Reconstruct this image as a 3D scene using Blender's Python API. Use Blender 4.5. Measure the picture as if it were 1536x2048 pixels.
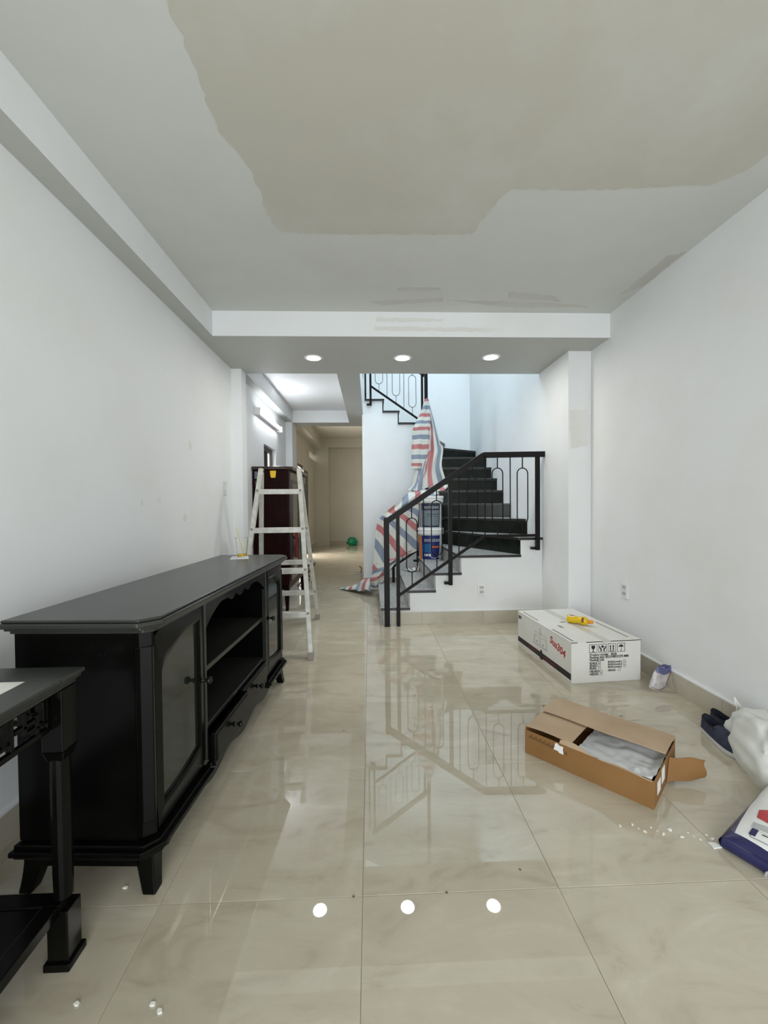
import bpy, bmesh, math, random
from mathutils import Vector, Matrix, noise

random.seed(7)
for o in list(bpy.data.objects):
    bpy.data.objects.remove(o, do_unlink=True)
scene = bpy.context.scene
COL = scene.collection

# ------------------------------------------------------------------ camera
CAM_H, CAM_F, CAM_P, CAM_Y, CAM_R = 1.18, 817.0, .0192, .0348, .0093
cf = Vector((math.sin(CAM_Y)*math.cos(CAM_P), math.cos(CAM_Y)*math.cos(CAM_P), -math.sin(CAM_P)))
cr0 = Vector((math.cos(CAM_Y), -math.sin(CAM_Y), 0))
cu0 = cr0.cross(cf)
cr = cr0*math.cos(CAM_R) - cu0*math.sin(CAM_R)
cu = cu0*math.cos(CAM_R) + cr0*math.sin(CAM_R)
cpos = Vector((0, 0, CAM_H))
cam_data = bpy.data.cameras.new('camera')
cam = bpy.data.objects.new('camera', cam_data)
COL.objects.link(cam)
mw = Matrix.Identity(4)
for i in range(3):
    mw[i][0], mw[i][1], mw[i][2], mw[i][3] = cr[i], cu[i], -cf[i], cpos[i]
cam.matrix_world = mw
cam_data.sensor_fit = 'HORIZONTAL'
cam_data.sensor_width = 36
cam_data.lens = 36*CAM_F/1536
cam_data.clip_start = .02
scene.camera = cam


def at(px, py, axis, val):
    """a photo point put on a plane x, y or z = val of the room"""
    d = cf + cr*((px-768)/CAM_F) + cu*((1024-py)/CAM_F)
    i = 'xyz'.index(axis)
    return cpos + d*((val-cpos[i])/d[i])


# ------------------------------------------------------------------ light
world = bpy.data.worlds.new('sky')
scene.world = world
world.use_nodes = True
wb = world.node_tree.nodes['Background']
wb.inputs[0].default_value = (.80, .90, 1.0, 1)
wb.inputs[1].default_value = 1.0

scene.view_settings.view_transform = 'Standard'
scene.view_settings.look = 'None'
scene.view_settings.gamma = 1
scene.view_settings.use_curve_mapping = False
scene.view_settings.exposure = 0.39


def area_light(name, loc, direction, sx, sy, power, color, spread=math.pi):
    l = bpy.data.lights.new(name, 'AREA')
    l.shape = 'RECTANGLE'
    l.size, l.size_y, l.energy, l.color = sx, sy, power, color
    l.spread = spread
    o = bpy.data.objects.new(name, l)
    COL.objects.link(o)
    o.location = loc
    o.rotation_euler = Vector(direction).to_track_quat('-Z', 'Y').to_euler()
    return o


# daylight through the open shop front behind the camera and the side door of the far room; the lamp over the stairs is added
area_light('daylight_shopfront', (.30, -1.95, 1.25), (0, 1, 0), 2.7, 2.3, 66, (.94, .985, 1.0))
area_light('added_stairwell_light', (.75, 5.1, 4.72), (0, 0, -1), 1.7, 1.7, 43, (.70, .89, 1.0))  # added lamp, unseen, stands in for daylight from the upper floor
area_light('daylight_side_door', (-1.75, 9.45, 1.1), (1, 0, -.12), .62, 1.9, 60, (1.0, .95, .87))
area_light('daylight_window', (-1.50, 5.39, 1.62), (1, 0, -.2), .5, .5, 1.2, (1.0, .97, .93))


# ------------------------------------------------------------------ material helpers
def principled(name, color=(.8, .8, .8), rough=.5, metal=0, spec=.5, coat=0, alpha=1, trans=0, ior=1.45):
    m = bpy.data.materials.new(name)
    m.use_nodes = True
    b = m.node_tree.nodes['Principled BSDF']
    b.inputs['Base Color'].default_value = (*color, 1)
    b.inputs['Roughness'].default_value = rough
    b.inputs['Metallic'].default_value = metal
    b.inputs['Specular IOR Level'].default_value = spec
    b.inputs['Coat Weight'].default_value = coat
    b.inputs['Coat Roughness'].default_value = .05
    b.inputs['Alpha'].default_value = alpha
    b.inputs['Transmission Weight'].default_value = trans
    b.inputs['IOR'].default_value = ior
    return m


def nodes(m):
    nt = m.node_tree
    return nt, nt.nodes, nt.links, nt.nodes['Principled BSDF']


def ramp(nt, stops, interp='LINEAR'):
    r = nt.nodes.new('ShaderNodeValToRGB')
    r.color_ramp.interpolation = interp
    el = r.color_ramp.elements
    while len(el) < len(stops):
        el.new(.5)
    for e, (p, c) in zip(el, stops):
        e.position = p
        e.color = (*c, 1) if len(c) == 3 else c
    return r


def mottled(name, c1, c2, scale=3, rough=.5, detail=4, stretch=(1, 1, 1), bump=0, bump_scale=60, coords='Object', lo=.35, hi=.65, **kw):
    """two close tones mixed by a noise, with fine relief"""
    m = principled(name, c1, rough, **kw)
    nt, N, L, b = nodes(m)
    tc = N.new('ShaderNodeTexCoord')
    mp = N.new('ShaderNodeMapping')
    mp.inputs['Scale'].default_value = stretch
    L.new(tc.outputs[coords], mp.inputs[0])
    n = N.new('ShaderNodeTexNoise')
    n.inputs['Scale'].default_value = scale
    n.inputs['Detail'].default_value = detail
    L.new(mp.outputs[0], n.inputs['Vector'])
    r = ramp(nt, [(lo, c1), (hi, c2)])
    L.new(n.outputs['Fac'], r.inputs[0])
    L.new(r.outputs[0], b.inputs['Base Color'])
    if bump:
        n2 = N.new('ShaderNodeTexNoise')
        n2.inputs['Scale'].default_value = bump_scale
        n2.inputs['Detail'].default_value = 3
        L.new(mp.outputs[0], n2.inputs['Vector'])
        bp = N.new('ShaderNodeBump')
        bp.inputs['Strength'].default_value = bump
        bp.inputs['Distance'].default_value = .002
        L.new(n2.outputs['Fac'], bp.inputs['Height'])
        L.new(bp.outputs[0], b.inputs['Normal'])
    return m


def emitter(name, color, strength):
    m = bpy.data.materials.new(name)
    m.use_nodes = True
    nt = m.node_tree
    nt.nodes.clear()
    e = nt.nodes.new('ShaderNodeEmission')
    e.inputs[0].default_value = (*color, 1)
    e.inputs[1].default_value = strength
    o = nt.nodes.new('ShaderNodeOutputMaterial')
    nt.links.new(e.outputs[0], o.inputs[0])
    return m


def tile_material():
    m = principled('polished_tile', (.5, .45, .35), .008, spec=.5, ior=1.85)
    nt, N, L, b = nodes(m)
    tc = N.new('ShaderNodeTexCoord')
    oi = N.new('ShaderNodeObjectInfo')
    mul = N.new('ShaderNodeMath'); mul.operation = 'MULTIPLY'; mul.inputs[1].default_value = 37.0
    L.new(oi.outputs['Random'], mul.inputs[0])
    cmb = N.new('ShaderNodeCombineXYZ')
    L.new(mul.outputs[0], cmb.inputs[0]); L.new(mul.outputs[0], cmb.inputs[1])
    add = N.new('ShaderNodeVectorMath'); add.operation = 'ADD'
    L.new(tc.outputs['Object'], add.inputs[0]); L.new(cmb.outputs[0], add.inputs[1])
    mp = N.new('ShaderNodeMapping')
    mp.inputs['Rotation'].default_value = (0, 0, math.radians(38))
    mp.inputs['Scale'].default_value = (2.0, 4.6, 1)
    L.new(add.outputs[0], mp.inputs[0])
    n1 = N.new('ShaderNodeTexNoise'); n1.inputs['Scale'].default_value = 1.6; n1.inputs['Detail'].default_value = 9; n1.inputs['Roughness'].default_value = .62; n1.inputs['Distortion'].default_value = .9
    L.new(mp.outputs[0], n1.inputs['Vector'])
    r1 = ramp(nt, [(.28, (.41, .36, .275)), (.43, (.505, .455, .355)), (.58, (.54, .49, .39)), (.74, (.62, .58, .49))])
    L.new(n1.outputs['Fac'], r1.inputs[0])
    n2 = N.new('ShaderNodeTexNoise'); n2.inputs['Scale'].default_value = 2.4; n2.inputs['Detail'].default_value = 5
    L.new(add.outputs[0], n2.inputs['Vector'])
    r2 = ramp(nt, [(.3, (.88, .87, .84)), (.7, (1.0, 1.0, 1.0))])
    L.new(n2.outputs['Fac'], r2.inputs[0])
    mx = N.new('ShaderNodeMix'); mx.data_type = 'RGBA'; mx.blend_type = 'MULTIPLY'; mx.inputs[0].default_value = 1
    L.new(r1.outputs[0], mx.inputs[6]); L.new(r2.outputs[0], mx.inputs[7])
    L.new(mx.outputs[2], b.inputs['Base Color'])
    n3 = N.new('ShaderNodeTexNoise'); n3.inputs['Scale'].default_value = 5.0; n3.inputs['Detail'].default_value = 1
    L.new(add.outputs[0], n3.inputs['Vector'])
    bp = N.new('ShaderNodeBump'); bp.inputs['Strength'].default_value = .03; bp.inputs['Distance'].default_value = .002
    L.new(n3.outputs['Fac'], bp.inputs['Height']); L.new(bp.outputs[0], b.inputs['Normal'])
    return m


def wall_material(name, base, stain, amount=.5):
    m = principled(name, base, .55, spec=.3)
    nt, N, L, b = nodes(m)
    tc = N.new('ShaderNodeTexCoord')
    n = N.new('ShaderNodeTexNoise'); n.inputs['Scale'].default_value = 1.7; n.inputs['Detail'].default_value = 6; n.inputs['Roughness'].default_value = .6
    L.new(tc.outputs['Object'], n.inputs['Vector'])
    r = ramp(nt, [(.45, base), (.75, tuple(b0*(1-amount)+s0*amount for b0, s0 in zip(base, stain)))])
    L.new(n.outputs['Fac'], r.inputs[0])
    L.new(r.outputs[0], b.inputs['Base Color'])
    n2 = N.new('ShaderNodeTexNoise'); n2.inputs['Scale'].default_value = 160; n2.inputs['Detail'].default_value = 2
    L.new(tc.outputs['Object'], n2.inputs['Vector'])
    bp = N.new('ShaderNodeBump'); bp.inputs['Strength'].default_value = .06; bp.inputs['Distance'].default_value = .002
    L.new(n2.outputs['Fac'], bp.inputs['Height']); L.new(bp.outputs[0], b.inputs['Normal'])
    return m


def stripe_material(name, period, angle):
    m = principled(name, (.7, .7, .66), .45, spec=.4)
    nt, N, L, b = nodes(m)
    uv = N.new('ShaderNodeUVMap')
    mp = N.new('ShaderNodeMapping'); mp.inputs['Rotation'].default_value = (0, 0, angle); mp.inputs['Scale'].default_value = (1/period, 1/period, 1)
    L.new(uv.outputs[0], mp.inputs[0])
    sp = N.new('ShaderNodeSeparateXYZ'); L.new(mp.outputs[0], sp.inputs[0])
    fr = N.new('ShaderNodeMath'); fr.operation = 'FRACT'; L.new(sp.outputs[0], fr.inputs[0])
    w, bl, rd = (.62, .63, .585), (.22, .265, .34), (.47, .17, .175)
    r = ramp(nt, [(0, w), (.26, bl), (.50, w), (.76, rd)], 'CONSTANT')
    L.new(fr.outputs[0], r.inputs[0]); L.new(r.outputs[0], b.inputs['Base Color'])
    n2 = N.new('ShaderNodeTexNoise'); n2.inputs['Scale'].default_value = 30; n2.inputs['Detail'].default_value = 4
    tc = N.new('ShaderNodeTexCoord'); L.new(tc.outputs['Object'], n2.inputs['Vector'])
    bp = N.new('ShaderNodeBump'); bp.inputs['Strength'].default_value = .3; bp.inputs['Distance'].default_value = .01
    L.new(n2.outputs['Fac'], bp.inputs['Height']); L.new(bp.outputs[0], b.inputs['Normal'])
    return m


WALL = wall_material('white_wall_paint', (.80, .81, .815), (.74, .73, .70), .6)
CEIL = wall_material('ceiling_primer', (.62, .63, .60), (.58, .585, .545), .8)
SOFFIT = wall_material('soffit_grey', (.50, .505, .475), (.47, .47, .435), .8)  # darker grey for the downward faces of the beams
PUTTY = wall_material('ceiling_putty', (.53, .51, .445), (.60, .595, .56), .9)
STROKE = wall_material('putty_stroke', (.53, .52, .475), (.60, .60, .57), .9)
BEAMSTROKE = wall_material('putty_on_white', (.72, .71, .67), (.79, .79, .78), .9)
TANWALL = wall_material('hall_wall_paint', (.57, .545, .475), (.51, .485, .42), .7)
TILE = tile_material()
SKIRT = mottled('skirting_tile', (.47, .43, .345), (.53, .49, .40), 5, .15)
GROUT = principled('grout', (.46, .43, .36), .8)
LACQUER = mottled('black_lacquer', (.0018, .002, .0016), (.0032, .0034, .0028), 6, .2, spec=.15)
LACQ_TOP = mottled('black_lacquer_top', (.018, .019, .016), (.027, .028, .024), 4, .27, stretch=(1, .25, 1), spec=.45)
KNOB = principled('black_knob', (.006, .006, .006), .25, spec=.3)
SMOKE = principled('smoked_glass', (.012, .016, .011), .06, spec=.8)
IRON = principled('black_iron', (.009, .0075, .0075), .42, spec=.16)
GRANITE = mottled('grey_granite_tread', (.27, .27, .26), (.42, .42, .41), 14, .32, stretch=(4, 1, 1), bump=.1)
GRANITE_D = mottled('black_granite_riser', (.007, .009, .007), (.013, .016, .012), 9, .2, spec=.22)
GRANITE_E = principled('granite_edge', (.02, .018, .016), .3)
ALU = mottled('worn_aluminium_paint', (.62, .61, .56), (.48, .47, .43), 18, .45, metal=.15)
ALU_D = principled('worn_aluminium', (.42, .42, .38), .4, metal=.5)
RUBBER = principled('grey_rubber', (.28, .25, .22), .7)
MAHOG = mottled('dark_mahogany', (.010, .002, .0025), (.016, .0035, .004), 5, .3, stretch=(6, 6, 1), spec=.08)
MAHOG_F = mottled('mahogany_front', (.028, .012, .009), (.05, .025, .018), 5, .22, stretch=(6, 6, 1), coat=.3)
RED = principled('dark_red_cloth', (.16, .006, .01), .8)
PLASTIC = principled('white_plastic', (.80, .80, .79), .35)
PLASTIC_G = principled('grey_white_plastic', (.62, .63, .62), .4)
DARK = principled('dark_slot', (.03, .03, .03), .6)
KRAFT = mottled('kraft_cardboard', (.225, .108, .032), (.27, .138, .046), 4, .75, bump=.15)
KRAFT_IN = mottled('kraft_cardboard_top', (.42, .295, .185), (.48, .355, .24), 5, .75, bump=.15)
KRAFT_D = principled('kraft_edge', (.10, .05, .016), .8)
CARTON = mottled('white_carton', (.72, .70, .65), (.77, .76, .72), 3, .55, bump=.1)
INK = principled('black_ink', (.018, .016, .015), .6)
INK_G = principled('grey_ink', (.30, .30, .29), .6)
INK_R = principled('red_ink', (.42, .035, .03), .6)
INK_DR = principled('dark_red_ink', (.10, .018, .015), .6)
FILM = principled('milky_film', (.80, .82, .83), .3, alpha=.92)
PAPER = principled('white_paper', (.82, .82, .81), .6)
GLASS = principled('clear_plastic', (1, 1, .98), .03, trans=1, ior=1.12)
JUICE = principled('yellow_juice', (.62, .38, .01), .1, spec=.6)
STRAW = principled('yellow_straw', (.66, .60, .25), .4)
YELLOW = principled('yellow_bottle', (.70, .46, .012), .25)
ORANGE = principled('orange_cap', (.72, .28, .02), .35)
BROWN = principled('brown_print', (.20, .055, .01), .5)
NAVY = mottled('navy_canvas', (.022, .026, .048), (.035, .04, .07), 30, .85, bump=.3, bump_scale=300)
NAVY_IN = principled('shoe_lining', (.05, .045, .04), .9)
SOLE = principled('white_rubber_sole', (.60, .60, .57), .5)
SACK = mottled('white_woven_sack', (.70, .70, .65), (.78, .79, .76), 8, .55, bump=.5, bump_scale=40)
BAG = mottled('white_printed_bag', (.74, .74, .71), (.80, .80, .78), 6, .4)
BAG_BLUE = mottled('navy_bag_print', (.012, .012, .075), (.03, .03, .10), 9, .35)
BAG_GUSSET = mottled('violet_gusset_print', (.035, .03, .075), (.13, .12, .18), 9, .4)
BAG_RED = mottled('red_bag_print', (.42, .008, .012), (.52, .06, .07), 9, .35)
BAG_GREY = principled('grey_bag_print', (.33, .33, .33), .5)
PINKWRAP = mottled('printed_plastic_wrap', (.60, .56, .55), (.38, .35, .36), 25, .22)
WRAP_BLUE = principled('violet_wrap_print', (.10, .10, .22), .3)
WRAP_RED = principled('dark_red_line', (.18, .03, .04), .4)
GREEN = mottled('green_plastic_bag', (.0, .16, .07), (.01, .28, .13), 20, .3)
BK_WHITE = principled('bucket_white', (.70, .72, .73), .35)
BK_GREY = principled('bucket_grey_label', (.15, .19, .22), .4)
BK_SLATE = principled('bucket_slate_label', (.11, .12, .14), .4)
BK_NIGHT = principled('bucket_night_label', (.02, .03, .055), .4)
BK_BLUE = principled('bucket_blue_label', (.012, .022, .13), .4)
BK_SKY = principled('bucket_sky_print', (.01, .10, .28), .4)
BK_ORANGE = principled('bucket_orange_label', (.60, .13, .012), .4)
MARBLE = mottled('white_marble', (.80, .79, .74), (.68, .67, .62), 5, .12, stretch=(1, 3, 1))
STEEL = principled('dark_window_frame', (.06, .055, .05), .4)
PANE = emitter('daylit_pane', (1.0, .97, .92), 1.6)
PANE_DIM = principled('dull_pane', (.20, .20, .18), .1)
DEBRIS = principled('plaster_crumb', (.78, .76, .70), .9)
DARKBIT = principled('dark_crumb', (.12, .10, .08), .9)
YTAG = principled('yellow_tag', (.80, .52, .02), .4)
BLUETAG = principled('faded_blue_sticker', (.14, .16, .21), .4)
STRIPE_H = stripe_material('striped_tarpaulin_across', .205, math.radians(90))
STRIPE_V = stripe_material('striped_tarpaulin_along', .26, 0)
STRIPE_D = stripe_material('striped_tarpaulin_diagonal', .235, math.radians(52))


# ------------------------------------------------------------------ mesh helpers
class Mesh:
    def __init__(s):
        s.v, s.f, s.m, s.uv = [], [], [], {}

    def add(s, vs, fs, m=0):
        k = len(s.v)
        s.v += [tuple(p) for p in vs]
        for f in fs:
            s.f.append([i+k for i in f]); s.m.append(m)
        return k

    def box(s, x0, x1, y0, y1, z0, z1, m=0):
        s.add([(x0, y0, z0), (x1, y0, z0), (x1, y1, z0), (x0, y1, z0), (x0, y0, z1), (x1, y0, z1), (x1, y1, z1), (x0, y1, z1)],
              [(0, 3, 2, 1), (4, 5, 6, 7), (0, 1, 5, 4), (1, 2, 6, 5), (2, 3, 7, 6), (3, 0, 4, 7)], m)
        return s

    def prism(s, poly, a, b, axis='z', m=0):
        """polygon pushed along an axis: z -> (x, y), y -> (x, z), x -> (y, z)"""
        def P(p, t):
            return {'z': (p[0], p[1], t), 'y': (p[0], t, p[1]), 'x': (t, p[0], p[1])}[axis]
        n = len(poly)
        area = sum(poly[i][0]*poly[(i+1) % n][1]-poly[(i+1) % n][0]*poly[i][1] for i in range(n))
        if (area < 0) != (axis == 'y'):
            poly = poly[::-1]
        if a > b:
            a, b = b, a
        vs = [P(p, a) for p in poly]+[P(p, b) for p in poly]
        fs = [list(range(n))[::-1], list(range(n, 2*n))]
        fs += [(i, (i+1) % n, (i+1) % n+n, i+n) for i in range(n)]
        s.add(vs, fs, m)
        return s

    def bar(s, p0, p1, w, h, up=(0, 0, 1), m=0):
        """square bar between two points; w sideways, h along up"""
        p0, p1, up = Vector(p0), Vector(p1), Vector(up)
        d = (p1-p0).normalized()
        a = d.cross(up)
        if a.length < 1e-5:
            a = d.cross(Vector((0, 1, 0)))
        a.normalize()
        b = a.cross(d).normalized()
        vs = []
        for p in (p0, p1):
            vs += [p-a*w/2-b*h/2, p+a*w/2-b*h/2, p+a*w/2+b*h/2, p-a*w/2+b*h/2]
        s.add(vs, [(0, 1, 2, 3), (7, 6, 5, 4), (0, 4, 5, 1), (1, 5, 6, 2), (2, 6, 7, 3), (3, 7, 4, 0)], m)
        return s

    def tube(s, path, r, n=8, closed=False, m=0, cap=True):
        path = [Vector(p) for p in path]
        K = len(path)
        rr = r if isinstance(r, (list, tuple)) else [r]*K
        vs = []
        prev = None
        for i, p in enumerate(path):
            if closed:
                d = path[(i+1) % K]-path[i-1]
            else:
                d = path[min(i+1, K-1)]-path[max(i-1, 0)]
            d.normalize()
            a = prev if prev is not None else (Vector((0, 0, 1)) if abs(d.z) < .9 else Vector((0, 1, 0)))
            a = a - d*a.dot(d)
            a.normalize()
            prev = a
            b = d.cross(a)
            for j in range(n):
                t = 2*math.pi*j/n
                vs.append(p+(a*math.cos(t)+b*math.sin(t))*rr[i])
        fs = []
        for i in range(K if closed else K-1):
            for j in range(n):
                i2, j2 = (i+1) % K, (j+1) % n
                fs.append((i*n+j, i*n+j2, i2*n+j2, i2*n+j))
        if not closed and cap:
            fs.append(list(range(n))[::-1]); fs.append([(K-1)*n+j for j in range(n)])
        s.add(vs, fs, m)
        return s

    def lathe(s, prof, c=(0, 0, 0), n=32, m=0, a0=0, a1=2*math.pi, cap=True):
        full = abs(a1-a0-2*math.pi) < 1e-6
        cols = n if full else n+1
        vs, fs = [], []
        for (r, z) in prof:
            for j in range(cols):
                t = a0+(a1-a0)*j/n
                vs.append((c[0]+r*math.cos(t), c[1]+r*math.sin(t), c[2]+z))
        for i in range(len(prof)-1):
            for j in range(n):
                j2 = (j+1) % cols
                fs.append((i*cols+j, i*cols+j2, (i+1)*cols+j2, (i+1)*cols+j))
        if full and cap:
            fs.append(list(range(n))[::-1]); k = (len(prof)-1)*cols
            fs.append([k+j for j in range(n)])
        s.add(vs, fs, m)
        return s

    def grid(s, fn, nu, nv, m=0, uvfn=None):
        vs = [fn(i/nu, j/nv) for j in range(nv+1) for i in range(nu+1)]
        fs = [(j*(nu+1)+i, j*(nu+1)+i+1, (j+1)*(nu+1)+i+1, (j+1)*(nu+1)+i) for j in range(nv) for i in range(nu)]
        k = s.add(vs, fs, m)
        if uvfn:
            for j in range(nv+1):
                for i in range(nu+1):
                    s.uv[k+j*(nu+1)+i] = uvfn(i/nu, j/nv)
        return s

    def ellipsoid(s, c, r, n=12, k=8, m=0, fn=None):
        vs, fs = [], []
        for i in range(k+1):
            ph = math.pi*i/k
            for j in range(n):
                th = 2*math.pi*j/n
                d = Vector((math.sin(ph)*math.cos(th), math.sin(ph)*math.sin(th), math.cos(ph)))
                p = Vector((d.x*r[0], d.y*r[1], d.z*r[2]))
                if fn:
                    p = fn(p, d)
                vs.append(Vector(c)+p)
        for i in range(k):
            for j in range(n):
                fs.append((i*n+j, (i+1)*n+j, (i+1)*n+(j+1) % n, i*n+(j+1) % n))
        s.add(vs, fs, m)
        return s

    def build(s, name, mats, parent=None, smooth=False, bevel=0, solid=0):
        me = bpy.data.meshes.new(name)
        me.from_pydata(s.v, [], s.f)
        if not isinstance(mats, (list, tuple)):
            mats = [mats]
        for mt in mats:
            me.materials.append(mt)
        for p, mi in zip(me.polygons, s.m):
            p.material_index = mi
            p.use_smooth = smooth
        if s.uv:
            uvl = me.uv_layers.new(name='UVMap')
            for lp in me.loops:
                uvl.data[lp.index].uv = s.uv.get(lp.vertex_index, (0, 0))
        me.validate()
        o = bpy.data.objects.new(name, me)
        COL.objects.link(o)
        if parent:
            o.parent = parent
        if solid:
            md = o.modifiers.new('thickness', 'SOLIDIFY'); md.thickness = solid; md.offset = 0
        if bevel:
            md = o.modifiers.new('soft_edges', 'BEVEL'); md.width = bevel; md.segments = 2
            md.limit_method = 'ANGLE'; md.angle_limit = math.radians(40)
        if smooth:
            md = o.modifiers.new('weld_normals', 'EDGE_SPLIT'); md.split_angle = math.radians(50)
        return o


def thing(name, label, cat, loc=(0, 0, 0), rz=0, group=None):
    o = bpy.data.objects.new(name, None)
    o.empty_display_size = .05
    COL.objects.link(o)
    o.location = loc
    o.rotation_euler = (0, 0, rz)
    o['label'] = label; o['category'] = cat
    if group:
        o['group'] = group
    return o


def tag(o, label, cat, group=None):
    o['label'] = label; o['category'] = cat
    if group:
        o['group'] = group
    return o


def structure(o, label=None):
    o['kind'] = 'structure'
    if label:
        o['label'] = label
    return o


def text(body, size, mat, parent, mtx, name='printed_text', depth=.0004, align='LEFT', warp=None, sx=1.0, bold=0):
    cu_ = bpy.data.curves.new('text', 'FONT')
    cu_.body = body; cu_.size = size; cu_.align_x = align; cu_.resolution_u = 3
    cu_.extrude = depth; cu_.offset = bold
    t = bpy.data.objects.new('text', cu_)
    COL.objects.link(t)
    dg = bpy.context.evaluated_depsgraph_get()
    me = bpy.data.meshes.new_from_object(t.evaluated_get(dg))
    bpy.data.objects.remove(t, do_unlink=True)
    for v in me.vertices:
        v.co.x *= sx
        if warp:
            v.co = warp(v.co)
    if mtx is not None:
        me.transform(mtx)
    me.materials.clear(); me.materials.append(mat)
    me.name = name
    o = bpy.data.objects.new(name, me)
    COL.objects.link(o)
    o.parent = parent
    return o


def axes(x, y, z, loc):
    m = Matrix.Identity(4)
    for i in range(3):
        m[i][0], m[i][1], m[i][2], m[i][3] = x[i], y[i], z[i], loc[i]
    return m


# ================================================================== the setting
XL, XR, XS = -1.29, 1.895, 1.70        # left wall, right wall, stair wall
ZC, ZB = 2.655, 2.466                  # ceiling, underside of the beams
YB0, YB1 = 3.16, 4.05                  # cross beam
Y0 = -1.85                             # shop front
YH = 6.85                              # back of stair hall
ZTOP = 4.70
YF = 12.1                              # far wall
XF = -1.58                             # left wall of the far room

# ---- floor: bed + single tiles
fl = structure(Mesh().box(-1.7, 2.0, Y0-.6, YF+.1, -.12, -.004).build('floor', GROUT), 'cream polished stone tile floor')
tile_cache = {}
GX, GY, TS, GAP = -.033, 1.21, .6, .0011


def tile_mesh(w, d):
    key = (round(w, 3), round(d, 3))
    if key not in tile_cache:
        b = .0007
        m = Mesh()
        x, y = w/2-GAP/2, d/2-GAP/2
        m.add([(-x, -y, -.006), (x, -y, -.006), (x, y, -.006), (-x, y, -.006), (-x, -y, -b), (x, -y, -b), (x, y, -b), (-x, y, -b),
               (-x+b, -y+b, 0), (x-b, -y+b, 0), (x-b, y-b, 0), (-x+b, y-b, 0)],
              [(0, 3, 2, 1), (0, 1, 5, 4), (1, 2, 6, 5), (2, 3, 7, 6), (3, 0, 4, 7), (4, 5, 9, 8), (5, 6, 10, 9), (6, 7, 11, 10), (7, 4, 8, 11), (8, 9, 10, 11)])
        me = bpy.data.meshes.new('tile')
        me.from_pydata(m.v, [], m.f)
        me.materials.append(TILE)
        tile_cache[key] = me
    return tile_cache[key]


for i in range(-3, 4):
    for j in range(-6, 19):
        x0, x1 = GX+i*TS, GX+(i+1)*TS
        y0, y1 = GY+j*TS, GY+(j+1)*TS
        lo = XF if y0 >= 6.6 else XL
        x0, x1, y0, y1 = max(x0, lo), min(x1, XR), max(y0, Y0), min(y1, YF)
        if x1-x0 < .01 or y1-y0 < .01:
            continue
        if x0 > .5 and y0 > 4.1:
            continue
        t = bpy.data.objects.new('tile', tile_mesh(x1-x0, y1-y0))
        COL.objects.link(t)
        t.parent = fl
        t.location = ((x0+x1)/2, (y0+y1)/2, random.uniform(-.0003, .0002))
        t.rotation_euler = (random.uniform(-.0011, .0011), random.uniform(-.0011, .0011), 0)

# ---- left wall with window opening, pilasters as parts
W0, W1, WZ0, WZ1 = 5.07, 5.71, 1.25, 1.935
m = Mesh()
m.box(XL-.14, XL, Y0, W0, 0, 3.2).box(XL-.14, XL, W1, 6.76, 0, 3.2).box(XL-.14, XL, W0, W1, 0, WZ0).box(XL-.14, XL, W0, W1, WZ1, 3.2)
wl = structure(m.build('wall_left', WALL), 'white painted left wall with grey smudges')
Mesh().box(XL, XL+.095, 3.91, 4.05, 0, ZB).build('pilaster', WALL, wl)
Mesh().box(XL, XL+.10, 6.40, 6.76, 0, ZB).build('pilaster', WALL, wl)
# ---- right wall
m = Mesh()
m.box(XR, XR+.14, Y0, 3.44, 0, 3.2)
wr = structure(m.build('wall_right', WALL), 'white painted right wall')
Mesh().box(XS, XR+.14, 3.44, YH+.12, 0, ZTOP).build('stair_wall', WALL, wr)
# ---- stairwell
wb_ = structure(Mesh().box(-.10, XS, YH, YH+.12, 0, ZTOP).box(XL-.14, -.10, YH, YH+.12, 2.8, ZTOP).build('wall_back', WALL), 'pale stairwell back wall lit from above')
wu = structure(Mesh().box(XL-.14, XS, 3.93, YB1, 2.8, ZTOP).box(XL-.14, XL, YB1, YH, 3.2, ZTOP).build('wall_upper', WALL), 'upper stairwell wall')
# ---- far room
D0, D1, DZ = 9.09, 9.86, 2.12
m = Mesh()
m.box(XF-.12, XF, 6.76, D0, 0, 3.3).box(XF-.12, XF, D1, 10.74, 0, 3.3).box(XF-.12, XF, D0, D1, DZ, 3.3)
m.box(XF-.12, XF, 10.74, 11.95, 0, 2.42).box(XF-.12, XF, 10.74, 11.95, 2.62, 3.3).box(XF-.12, XF, 11.95, YF, 0, 3.3)
m.box(XF, XL-.14, 6.68, 6.76, 0, 3.3)
whl = structure(m.build('wall_hall', TANWALL), 'beige hall wall with dark door and vent')
wf = structure(Mesh().box(XF-.12, 2.0, YF, YF+.12, 0, 3.3).build('wall_far', TANWALL), 'beige far wall of the back room')
Mesh().box(XF, -1.18, YF-.22, YF, 0, 2.83).build('pilaster', TANWALL, wf)
Mesh().box(XF, XR, YF-.24, YF, 2.83, 3.09).build('beam', TANWALL, wf)
structure(Mesh().box(XR, XR+.12, YH+.12, YF, 0, 3.3).box(-.10, XR, YH+.12, YH+.2, 0, 3.3).build('wall_far_right', TANWALL), 'beige wall behind the stairs')
# ---- shop front behind the camera
m = Mesh()
m.box(XL-.14, -1.05, Y0-.12, Y0, 0, 2.8).box(1.65, XR+.14, Y0-.12, Y0, 0, 2.8).box(-1.05, 1.65, Y0-.12, Y0, 2.4, 2.8)
structure(m.build('wall_front', WALL), 'white front wall around the open shop front')

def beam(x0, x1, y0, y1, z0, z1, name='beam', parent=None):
    """white beam with its underside in a grey darker than the ceiling"""
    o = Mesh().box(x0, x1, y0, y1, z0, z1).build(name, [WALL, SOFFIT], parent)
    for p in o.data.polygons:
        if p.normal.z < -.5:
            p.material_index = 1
    return o


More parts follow.
